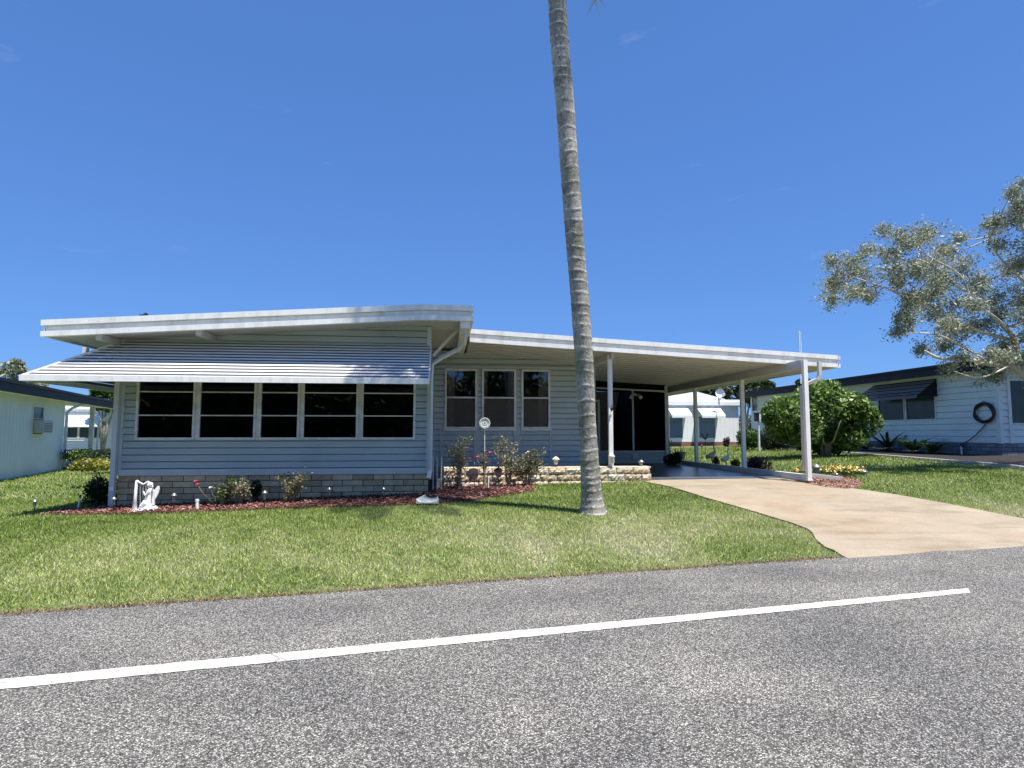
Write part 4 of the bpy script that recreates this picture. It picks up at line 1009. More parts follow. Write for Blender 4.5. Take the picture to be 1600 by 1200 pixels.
# herons
def heron(u, vb, vt, Y, label, body, facing, bend=1):
    b = pY(u, vb, Y); b[2] = tz(b[0], b[1]); H = pY(u, vt, Y)[2]-b[2]; o = empty('heron_statue', b, label, 'statue', None)
    k = facing; m = MB()
    m.tube([(-.22*H*k, 0, .36*H), (-.10*H*k, 0, .46*H), (.03*H*k, 0, .52*H), (.12*H*k, 0, .58*H), (.16*H*k, 0, .70*H), (.10*H*k, 0, .82*H), (.13*H*k, 0, .93*H), (.18*H*k, 0, .95*H)],
           [.02*H, .09*H, .12*H, .08*H, .035*H, .028*H, .035*H, .025*H], 10); 
    obj('body', m, body, o, local=True, smooth=True)
    m = MB(); m.tube([(.18*H*k, 0, .95*H), (.36*H*k, 0, .90*H)], [.018*H, .004*H], 6); obj('beak', m, M('beak', (.5, .35, .12), .5), o, local=True)
    for s in (-1, 1):
        m = MB(); m.tube([(0, s*.03*H, .45*H), (.03*H*k, s*.03*H, .22*H), (0, s*.03*H, 0)], .012*H, 6); obj('leg', m, DARK, o, local=True)
    m = MB()
    for s in (-1, 1): m.ball((-.06*H*k, s*.09*H, .47*H), .17*H, .03*H, .08*H, 10)
    obj('wing', m, body, o, local=True, smooth=True)
    return o
b = pX(1113, 726, XP+.5); heron(1112, 728, 693, b[1], 'slim white and brown heron statue with a raised head beside the carport', M('heron_brown_white', (.45, .40, .33), .6, .4, 25), 1)
b = pX(1137, 728, XP+.45); heron(1134, 731, 700, b[1], 'plump white heron statue in front of the low purple shrubs', WST, 1)
# rooster silhouette on a stake, red pot, white ball
q = pY(1102, 684, 24); zt_ = tz(q[0], 24); o = empty('rooster_ornament', (q[0], 24, zt_), 'black rooster silhouette on a stake on the far lawn', 'ornament')
m = MB(); cz_ = q[2]-zt_; out = [(a*.5, b*.5) for a, b in [(-.22, .02), (-.34, .10), (-.38, .22), (-.30, .34), (-.22, .30), (-.16, .14), (.0, .06), (.08, .14), (.10, .28), (.15, .36), (.20, .33), (.20, .27), (.26, .23), (.20, .20), (.20, .06), (.14, -.08), (.04, -.16), (-.06, -.16), (-.16, -.08)]]
pts = [(a, -.01, cz_+b) for a, b in out]; n = len(pts); m.add(pts+[(a, .01, c) for a, _, c in pts], [tuple(range(n)), tuple(range(2*n-1, n-1, -1))]+[(i, n+i, n+(i+1) % n, (i+1) % n) for i in range(n)]); obj('silhouette', m, DARK, o, local=True)
m = MB(); m.tube([(0, 0, 0), (0, 0, cz_-.07)], .010, 6); obj('stake', m, DARK, o, local=True)
q = pG(1097, 716); o = empty('garden_stake', q, 'thin black stake with a small reddish top on the lawn beside the carport', 'ornament')
m = MB(); h_ = pY(1097, 697, q[1])[2]-q[2]; m.tube([(0, 0, 0), (0, 0, h_)], .012, 6); obj('stake', m, DARK, o, local=True); m = MB(); m.ball((0, 0, h_), .05, .03, .06, 10); m.ball((0, 0, h_+.06), .03); obj('top', m, M('rust_red', (.25, .06, .04), .6), o, local=True, smooth=True)
# pots and plants in the back corner of the carport
TERR = M('terracotta', (.42, .18, .10), .7, .15, 6)
def potplant(u, vb, Y, r, h, label, m_, ph, n, potm=None, L=.10, name='potted_plant'):
    b = pY(u, vb, Y); b[2] = max(tz(b[0], b[1]), min(b[2], .8)); o = empty(name, b, label, 'potted plant', None)
    m = MB(); m.lathe((0, 0, 0), [(r*.65, 0), (r*.95, h*.85), (r*1.08, h*.85), (r*1.08, h), (r*.9, h), (r*.85, h*.9)], 16); obj('pot', m, potm or TERR, o, local=True, smooth=False)
    C = blob_points(n, (0, 0, h+ph*.5), (r*1.3, r*1.3, ph*.6), .2); V = leaves(C, L, L*.3, 0, -.3); link('foliage', np_mesh('foliage', V, 4, RG.random(len(C))), m_, o)
    m = MB(); 
    for k in range(5): a = k*1.3; m.tube([(0, 0, h*.8), (r*.5*cos(a), r*.5*sin(a), h+ph*.7)], .008, 5)
    obj('stem', m, STEM, o, local=True)
potplant(1047, 722, YB-.6, .16, .25, 'tall pale green potted plant in the back corner of the carport', G_BRI, .75, 260, L=.16)
potplant(1057, 724, YB-1.6, .15, .22, 'reddish leaved potted plant right of the tall pale one in the carport corner', G_PUR, .40, 220)
potplant(1065, 717, YB+.4, .17, .26, 'grey pot with dark leaves beside the carport base rail', G_DRK, .28, 200, M('grey_pot', (.22, .21, .2), .7))
q = pY(1052, 726, YB-2.2); q[2] = tz(q[0], q[1]); bush('dark_ground_plant', 'low dark leafy plant at the foot of the carport corner', 'plant', q, .42, .3, .45, 900, .09, .05, G_DRK, lumps=6)
# ================================================================== NEIGHBOUR RIGHT (pale blue long house)
XN = 18.0
XNc = pY(1561, 640, 20.0)[0]; YN = 20.0; XN = XNc
nr = empty('neighbour_house', (XN+3, YN+8, .75), 'pale blue neighbouring mobile home with navy roof edge on the right', 'house')
def PNl(u, z, o): return (XN-o, u, z)
zN0 = pY(1561, 693, YN)[2]; zNt = pY(1561, 577, YN)[2]; zg = .70; YNE = 38
nh = []; 
w1 = (pX(1462, 640, XN)[1], pX(1417, 640, XN)[1]); w2 = (pX(1413, 640, XN)[1], pX(1374, 640, XN)[1])
zw0 = pX(1440, 655, XN)[2]; zw1 = zw0+1.15; wv_ = (pX(1184, 630, XN)[1], pX(1176, 630, XN)[1]); zv1 = pX(1180, 618, XN)[2]; zv0 = pX(1180, 642, XN)[2]
nh = [(w1[0]-.05, w1[1]+.05, zw0-.05, zw1+.05), (w2[0]-.05, w2[1]+.05, zw0-.05, zw1+.05), (wv_[0]-.05, wv_[1]+.05, zv0-.05, zv1+.05)]
obj('wall', siding(PNl, YN, YNE, zN0, zNt+.05, .24, .028, nh), NSIDE2, nr, label='long side wall of pale blue lap siding')
NG = M('dark_green_glass', (.035, .05, .048), .18, .3, 1.5, spec=.35)
for a in (w1, w2): 
    wo = window('window', PNl, a[0], a[1], zw0, zw1, nr, fw=.05, gl=NG, fm=FRAME)
wo = window('window', PNl, wv_[0], wv_[1], zv0, zv1, nr, fw=.05, gl=NG)
m = MB(); m.box((XN+.15, w1[0]-1, zw0-.3), (XN+.2, w2[1]+1, zw1+.3)); m.box((XN+.15, wv_[0]-.5, zv0-.3), (XN+.2, wv_[1]+.5, zv1+.3)); obj('blind', m, M('green_grey_blind', (.22, .25, .22), .8, .1, 2), nr)
PNf = frontP(YN); XNE = XN+8
xw0 = pY(1578, 640, YN)[0]; xw1 = xw0+1.6; zwf0 = pY(1585, 661, YN)[2]; zwf1 = pY(1585, 612, YN)[2]+.4
obj('wall', siding(PNf, XN, XNE, zN0, zNt+.35, .24, .028, [(xw0-.05, xw1+.05, zwf0-.05, zwf1+.05)]), NSIDE2, nr, label='front end wall at the frame edge')
window('window', PNf, xw0, xw1, zwf0, zwf1, nr, fw=.05, gl=NG)
m = MB(); m.box((xw0-.2, YN+.12, zwf0-.2), (xw1+.2, YN+.16, zwf1+.2)); obj('blind', m, M('blind_grey', (.25, .28, .30), .8, .1, 2), nr)
m = MB(); pbox(PNf, XN-.03, XN+.10, zN0, zNt+.3, -.04, .04, m); pbox(PNl, YN-.03, YN+.12, zN0, zNt, -.04, .035, m); pbox(PNf, XN+.34, XN+.46, zN0, zNt+.3, -.02, .05, m); obj('trim_board', m, NSIDE2, nr)
m = bricks(PNl, YN, YNE, zg-.35, zN0, .42, .16, .014, .01); bricks(PNf, XN, XNE, zg-.35, zN0, .42, .16, .014, .01, mb=m)
obj('skirting', m, M('blue_grey_block', (.2,.2,.2), .85, .2, 9, .5, 30, rnd=[(0, (.15, .18, .20)), (1, (.27, .31, .33))]), nr)
m = MB(); quad(PNl, YN, YNE, zg-.5, zN0, -.02, m); quad(PNf, XN, XNE, zg-.5, zN0, -.02, m); obj('mortar', m, MORTAR, nr)
# roof: eave running back, navy edge
ze = pX(1440, 590, XN-.6)[2]; zet = pX(1440, 567, XN-.6)[2]
m = MB(); m.hexa([(XN-.6, YN-.8, zNt), (XNE, YN-.8, zNt+.5), (XNE, YNE+.5, zNt+.5), (XN-.6, YNE+.5, zNt), (XN-.6, YN-.8, zNt+.30), (XNE, YN-.8, zNt+.9), (XNE, YNE+.5, zNt+.9), (XN-.6, YNE+.5, zNt+.30)])
ro = obj('roof', m, M('grey_roof', (.40, .42, .44), .6, .1, 2), nr)
m = MB(); m.box((XN-.66, YN-.86, zNt-.04), (XN-.6, YNE+.5, zNt+.26)); m.box((XN-.72, YN-.9, zNt+.26), (XN-.55, YNE+.5, zNt+.36))
m.hexa([(XN-.6, YN-.86, zNt-.04), (XNE, YN-.86, zNt+.46), (XNE, YN-.8, zNt+.46), (XN-.6, YN-.8, zNt-.04), (XN-.6, YN-.86, zNt+.34), (XNE, YN-.86, zNt+.94), (XNE, YN-.8, zNt+.94), (XN-.6, YN-.8, zNt+.34)])
obj('fascia', m, NAVY, ro)
# its awning with slats
m = MB(); ya, yb = w1[0]-.15, w2[1]+.25; zt_ = pX(1459, 586, XN)[2]; pj = .95; zb_ = zw1-.10; NS = 9
zt_ = zNt-.08; zb_ = zt_-.72
for k in range(NS):
    t0, t1 = k/NS, (k+.8)/NS
    m.hexa([(XN-pj*t0, ya, zt_-(zt_-zb_)*t0-.03), (XN-pj*t1, ya, zt_-(zt_-zb_)*t1-.02), (XN-pj*t1, yb+t1*.3, zt_-(zt_-zb_)*t1-.02), (XN-pj*t0, yb+t0*.3, zt_-(zt_-zb_)*t0-.03),
            (XN-pj*t0, ya, zt_-(zt_-zb_)*t0-.015), (XN-pj*t1, ya, zt_-(zt_-zb_)*t1+.02), (XN-pj*t1, yb+t1*.3, zt_-(zt_-zb_)*t1+.02), (XN-pj*t0, yb+t0*.3, zt_-(zt_-zb_)*t0-.015)], .2+.6*(k % 2))
m.box((XN-pj-.03, ya, zb_-.10), (XN-pj+.02, yb+.3, zb_+.02)); 
obj('awning', m, M('navy_awning', (.1,.1,.2), .6, .1, 3, spec=.2, rnd=[(0, (.03, .03, .04)), (.5, (.06, .06, .075)), (1, (.20, .20, .22))]), nr, label='dark blue slatted awning over the side windows')
m = MB(); m.add([(XN-.01, ya+.005, zt_-.03), (XN-pj, ya+.005, zb_-.03), (XN-.01, ya+.005, zb_-.03)], [(0, 1, 2)]); obj('awning_side', m, NAVY, nr)
m = MB(); q = pX(1458, 597, XN)
# hose coil
yc_ = pX(1541, 645, XN)[1]; zc_ = pX(1541, 645, XN)[2]; o = empty('garden_hose', (XN-.08, yc_, zc_), 'black coiled garden hose hung on the pale blue side wall', 'hose')
m = MB(); HR = (pX(1541, 627, XN)[2]-zc_-.03)*.9
pts = []
for k in range(6*22):
    a = 2*pi*k/22; r = HR*(.90+.10*sin(k*.23)); pts.append((XN-.10-.03*sin(k*.61), yc_+cos(a)*r*1.25, zc_+sin(a)*r*1.05))
m.tube(pts, .027, 6); obj('coil', m, DARK, o, smooth=True)
e1 = pX(1543, 663, XN); e2 = pX(1503, 695, XN)
m = MB(); pts = [Vector(e1).lerp(Vector(e2), k/10)+Vector((-.08, 0, -.10*sin(pi*k/10))) for k in range(11)]; m.tube(pts, .02, 6); obj('hose_tail', m, DARK, o, smooth=True)
m = MB(); m.box((XN-.10, yc_-.10, zc_+HR*.85), (XN, yc_+.1, zc_+HR*1.05)); m.tube([(XN-.05, yc_-.15, zc_+HR*.9), (XN-.1, yc_, zc_+HR*1.25), (XN-.05, yc_+.15, zc_+HR*.9)], .012, 6); obj('hanger', m, DARK, o)
q = pX(1503, 716, XN-.25); o = empty('water_tap', (q[0], q[1], tz(q[0], q[1])), 'white tap post where the black hose ends', 'tap'); h_ = pX(1503, 697, XN-.25)[2]-o.location.z
m = MB(); m.tube([(0, 0, 0), (0, 0, h_)], .035, 8); obj('post', m, WSIDE, o, local=True); m = MB(); m.tube([(0, -.12, h_), (0, .06, h_)], .03, 8); m.tube([(0, 0, h_), (0, 0, h_+.08)], .014, 6); m.tube([(-.05, 0, h_+.08), (.05, 0, h_+.08)], .012, 6); obj('spigot', m, DARK, o, local=True)
# kerb edging of the neighbour's bed
q0, q1 = pG(1365, 713), pG(1600, 735); dd = (q1-q0)/np.linalg.norm(q1-q0); m = MB(); L = 14; pts = []
for k in range(60):
    a = q0+dd*(k*.28-2.5); b = q0+dd*((k+1)*.28-2.52); nrm = np.array([-dd[1], dd[0], 0])*.07; za = tz(a[0], a[1])
    m.hexa([(*(a-nrm)[:2], za-.05), (*(b-nrm)[:2], za-.05), (*(b+nrm)[:2], za-.05), (*(a+nrm)[:2], za-.05), (*(a-nrm)[:2], za+.09), (*(b-nrm)[:2], za+.09), (*(b+nrm)[:2], za+.09), (*(a+nrm)[:2], za+.09)])
tag(obj('concrete_edging', m, M('edging', (.55, .53, .47), .85, .12, 5)), 'pale concrete edging strip in front of the neighbour\'s side bed', 'edging')
nbed = [tuple(q0[:2]-dd[:2]*2.5), tuple((q0+dd*15)[:2]), (XN+8, YN), (XN, YN), (XN, 32), (XN-2.2, 32)]
drape(nbed, .5, .03, 'side_bed', M('shaded_soil', (.018, .013, .011), .95, .4, 12, 1, 30))  # near-black soil, the shade over the bed put into its colour
# bed plants
def spiky(u, v, Xp, H, n, label, m_, lw=.04, arch=.5):
    q = pX(u, v, Xp); b = np.array([q[0], q[1], tz(q[0], q[1])]); o = empty('leafy_plant', b, label, 'plant', 'plants in the neighbour\'s side bed'); V = []; R = []
    for i in range(n):
        a = random.uniform(0, 6.28); L = H*random.uniform(.6, 1.15); p = Vector(b); d = Vector((cos(a)*arch, sin(a)*arch, 1)).normalized(); s = Vector((-sin(a), cos(a), 0)); r = random.random(); prev = p; wv = lw*.5
        for k in range(6):
            d = (d+Vector((cos(a)*.15, sin(a)*.15, -.10))).normalized(); nx_ = prev+d*L/6; w2_ = lw*(1-((k+1)/6-.4)**2*2.2); w2_ = max(w2_, .002)
            V.append([prev-s*wv, prev+s*wv, nx_+s*w2_, nx_-s*w2_]); R.append(r); wv = w2_; prev = nx_
    leafobj('leaves', V, R, m_, o); return o
random.seed(3)
spiky(1352, 703, XN-.7, .9, 50, 'olive spiky plant leftmost in the neighbour\'s side bed, next to the round tree', G_DUL, .05)
spiky(1387, 703, XN-.55, 1.5, 22, 'dark tall arching plant against the pale blue wall under the awning windows', G_DRK, .05, .35)
spiky(1389, 711, XN-1.1, .75, 60, 'pale silvery arching plant in front of the dark tall one', G_OLI, .04, .9)
spiky(1428, 708, XN-.8, 1.25, 34, 'bright yellow-green fern-like plant left of the water tap', G_BRI, .06, .5)
spiky(1433, 714, XN-1.2, .55, 50, 'low grey-green tuft in front of the bright fern-like plant', G_OLI, .04, 1.)
spiky(1457, 712, XN-.9, .95, 34, 'small yellow-green fern-like plant nearest the water tap', G_BRI, .055, .5)
spiky(1462, 716, XN-1.1, .4, 20, 'low dark tuft at the foot of the small fern-like plant', G_MID, .04, 1.)
# round broad-leaved tree
q = pG(1290, 714); Yh = q[1]; s = Yh/F
o = empty('round_tree', q, 'round broad-leaved bright green tree between the carport and the pale blue house', 'tree')
cs = []; cc = pY(1283, 652, Yh); 
for (u, v, r) in ((1240, 655, 42), (1222, 645, 30), (1275, 630, 38), (1290, 615, 26), (1310, 640, 40), (1340, 660, 34), (1330, 635, 26), (1285, 665, 46), (1250, 672, 32), (1325, 680, 30), (1270, 685, 30), (1225, 668, 28), (1350, 648, 20), (1208, 652, 16), (1295, 690, 26)):
    c = pY(u, v, Yh+random.uniform(-1.2, .8)); cs.append(blob_points(780, c, (r*s*1.02, r*s*1.2, r*s*.88), .66))
C = np.concatenate(cs); V = leaves(C, .25, .10, .3, .35); R = np.clip(RG.normal(.55, .28, len(C)), 0, 1); link('crown', np_mesh('crown', V, 4, R), G_BRI, o).location = -o.location
m = MB()
for i in range(9):
    a = i*2.4; e = cc+np.array([cos(a)*1.3, sin(a)*1.0, random.uniform(-.3, .7)]); mid = (q+e)/2+np.array([0, 0, -.1])
    m.tube([q+np.array([cos(a)*.1, sin(a)*.1, -.1]), q+np.array([cos(a)*.18, sin(a)*.15, .5]), mid, e], [.07, .055, .04, .015], 7)
obj('trunk', m, BARK, o, smooth=True)
# shrubs at the far end of that house
bushpx('green_shrub', 'loose light green shrub right of the white shed house, behind the carport posts', 'shrub', 1167, 703, 30, 42, 36, 2200, .13, G_MID, lumps=9)
bushpx('dark_hedge_shrub', 'dark dense shrub beside the pale blue wall, left of the round tree', 'shrub', 1210, 702, 29, 56, 32, 2600, .12, G_DRK, lumps=10)
bushpx('small_dark_plant', 'small reddish dark plant at the right corner of the white shed house', 'plant', 1136, 698, 36, 12, 16, 400, .12, G_PUR, lumps=4)
# post lantern in front of the pale blue house
q = pY(1186, 690, 28); zz = tz(q[0], 28); o = empty('yard_sign_lamp', (q[0], 28, zz), 'dark box lantern on a slim post in front of the pale blue wall', 'lamp'); zc_ = pY(1186, 652, 28)[2]-zz
m = MB(); m.tube([(0, 0, 0), (0, 0, zc_)], .05, 8); obj('pole', m, FRAME, o, local=True); m = MB(); m.box((-.16, -.12, zc_-.2), (.0, .12, zc_+.18)); m.box((-.19, -.15, zc_+.18), (.03, .15, zc_+.22)); obj('lantern_box', m, DARK, o, local=True, bev=.02); m = MB(); m.box((.0, -.1, zc_-.2), (.12, .1, zc_+.16)); obj('side_panel', m, WSIDE, o, local=True, bev=.01)
# ================================================================== WHITE SHED HOUSE seen through the carport
YW = 40; ws = empty('white_house', (pY(1100, 690, YW)[0], YW+3, .75), 'small white house with hooded windows seen through the carport', 'house'); PW_ = frontP(YW)
xa_ = pY(1000, 660, YW)[0]; xb_ = pY(1154, 660, YW)[0]; zb_ = pY(1100, 690.5, YW)[2]; zt_ = pY(1100, 633, YW)[2]
ww2 = []
for (a, b) in ((1046, 1066), (1092, 1117)):
    ww2.append((pY(a, 660, YW)[0], pY(b, 660, YW)[0]))
zwb = pY(1100, 684, YW)[2]; zwt = pY(1100, 651, YW)[2]
m = MB(); 
hl = [(a-.04, b+.04, zwb-.04, zwt+.04) for a, b in ww2]
def vsiding(P, u0, u1, z0, z1, wd, holes=()):
    mb = MB(); u = u0; brk = sorted(set([z0, z1]+[h for q in holes for h in q[2:4]]))
    while u < u1:
        e = min(u+wd, u1)
        for a, b in zip(brk[:-1], brk[1:]):
            mid = (a+b)/2; iv = [(u+.012, e)]
            for h in holes:
                if h[2] < mid < h[3]:
                    nv = []
                    for p, q in iv:
                        if h[1] <= p or h[0] >= q: nv.append((p, q)); continue
                        if h[0] > p: nv.append((p, h[0]))
                        if h[1] < q: nv.append((h[1], q))
                    iv = nv
            for p, q in iv: mb.hexa([P(p, a, .02), P(q, a, .02), P(q, a, 0), P(p, a, 0), P(p, b, .02), P(q, b, .02), P(q, b, 0), P(p, b, 0)])
        u = e
    for a, b in zip(brk[:-1], brk[1:]):
        iv = [(u0, u1)]
        for h in holes:
            if h[2] < (a+b)/2 < h[3]:
                nv = []
                for p, q in iv:
                    if h[1] <= p or h[0] >= q: nv.append((p, q)); continue
                    if h[0] > p: nv.append((p, h[0]))
                    if h[1] < q: nv.append((h[1], q))
                iv = nv
        for p, q in iv: quad(P, p, q, a, b, .004, mb)
    return mb
obj('wall', vsiding(PW_, xa_, xb_, zb_, zt_, .3, hl), WSIDE, ws); m = MB(); m.box((xa_+.1, YW+.06, zb_-.8), (xb_-.02, YW+7, zt_-.03)); obj('inner_wall', m, WSIDE, ws)
for a, b in ww2:
    wd_ = window('window', PW_, a, b, zwb, zwt, ws, rows=((zwb+zwt)/2+.35,), fw=.04, gl=glass('shed_glass%d' % int(a*10), (.5, .55, .6), .15, 0), out=.03, back=.02)
    m = MB(); pr = .9; 
    m.hexa([(a-.15, YW-.02, zwt+.62), (b+.35, YW-.02, zwt+.62), (b+.35, YW-.02, zwt+.66), (a-.15, YW-.02, zwt+.66), (a-.15, YW-pr, zwt+.02), (b+.35, YW-pr, zwt+.02), (b+.35, YW-pr, zwt+.08), (a-.15, YW-pr, zwt+.08)][0:8])
    m.box((a-.15, YW-pr-.02, zwt-.10), (b+.35, YW-pr+.02, zwt+.08)); obj('window_hood', m, WSIDE, ws)
m = bricks(PW_, xa_, xb_, .5, zb_, .4, .14, .012, .01); obj('skirting', m, M('red_brick', (.3,.1,.1), .85, .2, 9, .4, 30, rnd=[(0, (.26, .10, .07)), (1, (.42, .20, .14))]), ws)
m = MB(); zr = pY(1130, 620, YW-.5)[2]
for k in range(9): m.hexa([(xa_-.3, YW-.15+k*.9, zt_+k*.16), (xb_+.3, YW-.15+k*.9, zt_+k*.16), (xb_+.3, YW+.65+k*.9, zt_+k*.16+.12), (xa_-.3, YW+.65+k*.9, zt_+k*.16+.12), (xa_-.3, YW-.15+k*.9, zt_+k*.16+.10), (xb_+.3, YW-.15+k*.9, zt_+k*.16+.10), (xb_+.3, YW+.65+k*.9, zt_+k*.16+.22), (xa_-.3, YW+.65+k*.9, zt_+k*.16+.22)])
obj('roof', m, M('white_pan_roof', (.62, .64, .66), .4, .1, 2), ws)
m = MB(); m.box((xa_-.35, YW-.25, zt_-.02), (xb_+.35, YW-.17, zt_+.22)); m.box((xb_-1.9, YW-.19, zt_+.24), (xb_+.35, YW-.15, zt_+.38)); obj('fascia', m, WSIDE, ws)
# satellite dish on a pole on its roof
q = pY(1126, 614, YW-1); o = empty('satellite_dish', (q[0], YW-.8, zt_+.2), 'white satellite dish on the roof of the small white house', 'satellite dish'); hz = q[2]-zt_-.2
m = MB(); vs = []; n = 20
for j, r in enumerate((0, .14, .28, .33)):
    for k in range(n): a = 2*pi*k/n; vs.append((r*cos(a), -.12*(r/.33)**2, hz+r*.92*sin(a)))
m.add(vs, [(j*n+k, j*n+(k+1) % n, (j+1)*n+(k+1) % n, (j+1)*n+k) for j in range(3) for k in range(n)]); obj('dish', m, WSIDE, o, local=True, smooth=True)
m = MB(); m.tube([(0, .1, -.2), (0, .1, hz)], .05, 8); m.tube([(0, .02, hz-.5), (0, -.6, hz-.15)], .03, 6); m.box((-.08, -.7, hz-.2), (.08, -.55, hz-.05)); obj('mast', m, FRAME, o, local=True)
# antenna behind the carport
q = pY(1250, 560, 34); o = empty('antenna', (q[0], 34, 3), 'thin vertical antenna mast rising behind the carport roof', 'antenna'); m = MB()
zt2 = pY(1250, 517, 34)[2]; m.tube([(0, 0, 0), (0, 0, zt2-3)], .035, 6); obj('mast', m, FRAME, o, local=True); m = MB(); m.tube([(.10, 0, .5), (.10, 0, zt2-3.05)], .02, 6); m.tube([(-.02, 0, 1), (.12, 0, 1)], .02, 6); obj('whip', m, FRAME, o, local=True)
# ================================================================== NEIGHBOUR LEFT
p0 = pG(20, 748); p1 = pG(94, 735)
dN = (p1-p0); dN[2] = 0; dN /= np.linalg.norm(dN); LN = np.linalg.norm((p1-p0)[:2])
zgl = min(p0[2], p1[2])-.1
nl = empty('neighbour_house', p1, 'pale green neighbouring house with navy roof edge on the left', 'house')
o_ = p0-dN*5; Lw = LN+5
def PNL(u, z, o): q = o_+dN*u+np.array([dN[1], -dN[0], 0])*o; return (q[0], q[1], z)
def uz(u, v):     # pixel -> (u, z) on that wall
    d = ray(u, v); n_ = np.array([dN[1], -dN[0], 0]); t = ((o_-C0)@n_)/(d@n_); q = C0+d*t; return ((q-o_)@dN, q[2])
zwt_ = uz(60, 620)[1]
wa = uz(50, 650); wb = uz(66, 650); zA = uz(57, 634)[1]; zB_ = uz(57, 654)[1]; zC = uz(57, 680)[1]
obj('wall', vsiding(PNL, 0, Lw, zgl, zwt_+.1, .33, [(wa[0]-.05, wb[0]+.05, zC, zA)]), NSIDE, nl)
wo = window('window', PNL, wa[0], wb[0], zC+.05, zA-.05, nl, rows=(zB_,), fw=.06, gl=NG, fm=CREAM, label='narrow window with an air conditioner in its lower half')
m = MB(); pbox(PNL, wa[0]-.2, wb[0]+.2, zC-.2, zA+.2, -.22, -.2, m); obj('blind', m, INTER, nl)
m = MB(); pbox(PNL, wa[0]+.04, wb[0]-.04, zC+.08, zB_-.06, -.1, .38, m); ac = obj('air_conditioner', m, M('ac_grey', (.45, .46, .45), .6, .1, 8), wo, bev=.02)
m = MB()
for k in range(6): z_ = zC+.14+k*.06; pbox(PNL, wa[0]+.08, wb[0]-.08, z_, z_+.02, .38, .39, m)
obj('grille', m, DARK, wo)
m = MB(); pbox(PNL, Lw-.12, Lw+.02, zgl, zwt_+.05, -.05, .05, m); obj('corner_post', m, WSIDE, nl)
# end wall + body
nrm = np.array([dN[1], -dN[0], 0])
m = MB(); a = PNL(Lw, 0, 0); b = PNL(Lw, 0, -7); c = PNL(0, 0, -7); 
m.add([(a[0], a[1], zgl), (b[0], b[1], zgl), (b[0], b[1], zwt_+.5), (a[0], a[1], zwt_+.1)], [(0, 1, 2, 3)]); m.add([(b[0], b[1], zgl), (c[0], c[1], zgl), (c[0], c[1], zwt_+.5), (b[0], b[1], zwt_+.5)], [(0, 1, 2, 3)]); d0 = PNL(0, 0, 0); m.add([(c[0], c[1], zgl), (d0[0], d0[1], zgl), (d0[0], d0[1], zwt_+.1), (c[0], c[1], zwt_+.5)], [(0, 1, 2, 3)]); obj('wall', m, NSIDE, nl)
# porch roof extends past the end wall: posts and roof
uE = uz(172, 635); Le = uE[0]; zr1 = uz(172, 640)[1]; zr0 = uz(0, 616)[1]
def hexu(m, u0, u1, za, zb, o0, o1, dz=0, H=.25, k=None):
    m.hexa([PNL(u0, za, o1), PNL(u1, zb, o1), PNL(u1, zb+dz, o0), PNL(u0, za+dz, o0), PNL(u0, za+H, o1), PNL(u1, zb+H, o1), PNL(u1, zb+dz+H, o0), PNL(u0, za+dz+H, o0)])
zrf = uz(90, 627.5)[1]
m = MB(); hexu(m, -1, Le, zrf, zrf, -7, .60, .5, .2); ro = obj('roof', m, WSIDE, nl)
m = MB(); hexu(m, -1, Le+.05, zrf-.02, zrf-.02, .60, .67, 0, .30); hexu(m, -1, Le+.1, zrf+.27, zrf+.27, .58, .72, 0, .10); obj('fascia', m, NAVY, ro)
for (u, nm) in ((142, 'porch_post'), (148.5, 'downspout')):
    t = uz(u, 690); m = MB(); r = .09 if nm == 'porch_post' else .06; 
    if nm == 'porch_post': pbox(PNL, t[0]-r, t[0]+r, zgl, zrf, -.1, .1, m)
    else:
        e = uz(163, 643); m.tube([PNL(e[0], zrf, .3), PNL(e[0], zrf-.3, .3), PNL(t[0]+.2, zrf-.75, .12), PNL(t[0]+.05, zrf-1.0, .1), PNL(t[0]+.05, zgl+.1, .1)], .05, 6)
    obj(nm, m, FRAME, nl)
t = Lw+.1; m = MB(); m.tube([PNL(Lw+1.6, zrf, .3), PNL(Lw+.6, zrf-.22, .15), PNL(t, zrf-.45, .1), PNL(t, zgl+.25, .1), PNL(t+.5, zgl+.08, .3)], .06, 6); obj('downspout', m, NSIDE, nl)
# small railing of the porch
m = MB(); ra = uz(102, 700)[0]; rb = uz(140, 700)[0]; zt_ = uz(110, 699)[1]; zb_ = uz(110, 726)[1]
k = ra
while k <= rb: m.tube([PNL(k, zb_, -1.2), PNL(k, zt_, -1.2)], .012, 4); k += .13
for z_ in (zt_, zb_+.05): m.tube([PNL(ra, z_, -1.2), PNL(rb, z_, -1.2)], .022, 4)
obj('porch_railing', m, FRAME, nl)
m = MB(); pbox(PNL, Lw-.2, Le-.2, zgl-.1, zb_-.05, -6, -1.0, m); obj('porch_floor', m, M('porch_concrete', (.3, .3, .29), .8, .1, 3), nl)
# far white house on the left, seen through that porch
YL = 46; PL_ = frontP(YL); fw_ = empty('white_house', (pY(150, 700, YL)[0], YL+3, 0), 'white far house with a big window awning seen through the left porch', 'house')
xa_ = pY(84, 680, YL)[0]; xb_ = pY(215, 680, YL)[0]; zt_ = pY(130, 640, YL)[2]; zb_ = pY(130, 712, YL)[2]
wl = [(pY(101, 680, YL)[0], pY(121, 680, YL)[0]), (pY(124.5, 680, YL)[0], pY(142, 680, YL)[0]), (pY(146, 680, YL)[0], pY(160, 680, YL)[0])]; z0_ = pY(120, 684, YL)[2]; z1_ = pY(120, 668, YL)[2]
obj('wall', siding(PL_, xa_, xb_, zb_-1, zt_, .2, .025, [(a-.05, b+.05, z0_-.05, z1_+.05) for a, b in wl]), WSIDE, fw_)
for a, b in wl: window('window', PL_, a, b, z0_, z1_, fw_, fw=.05, gl=NG)
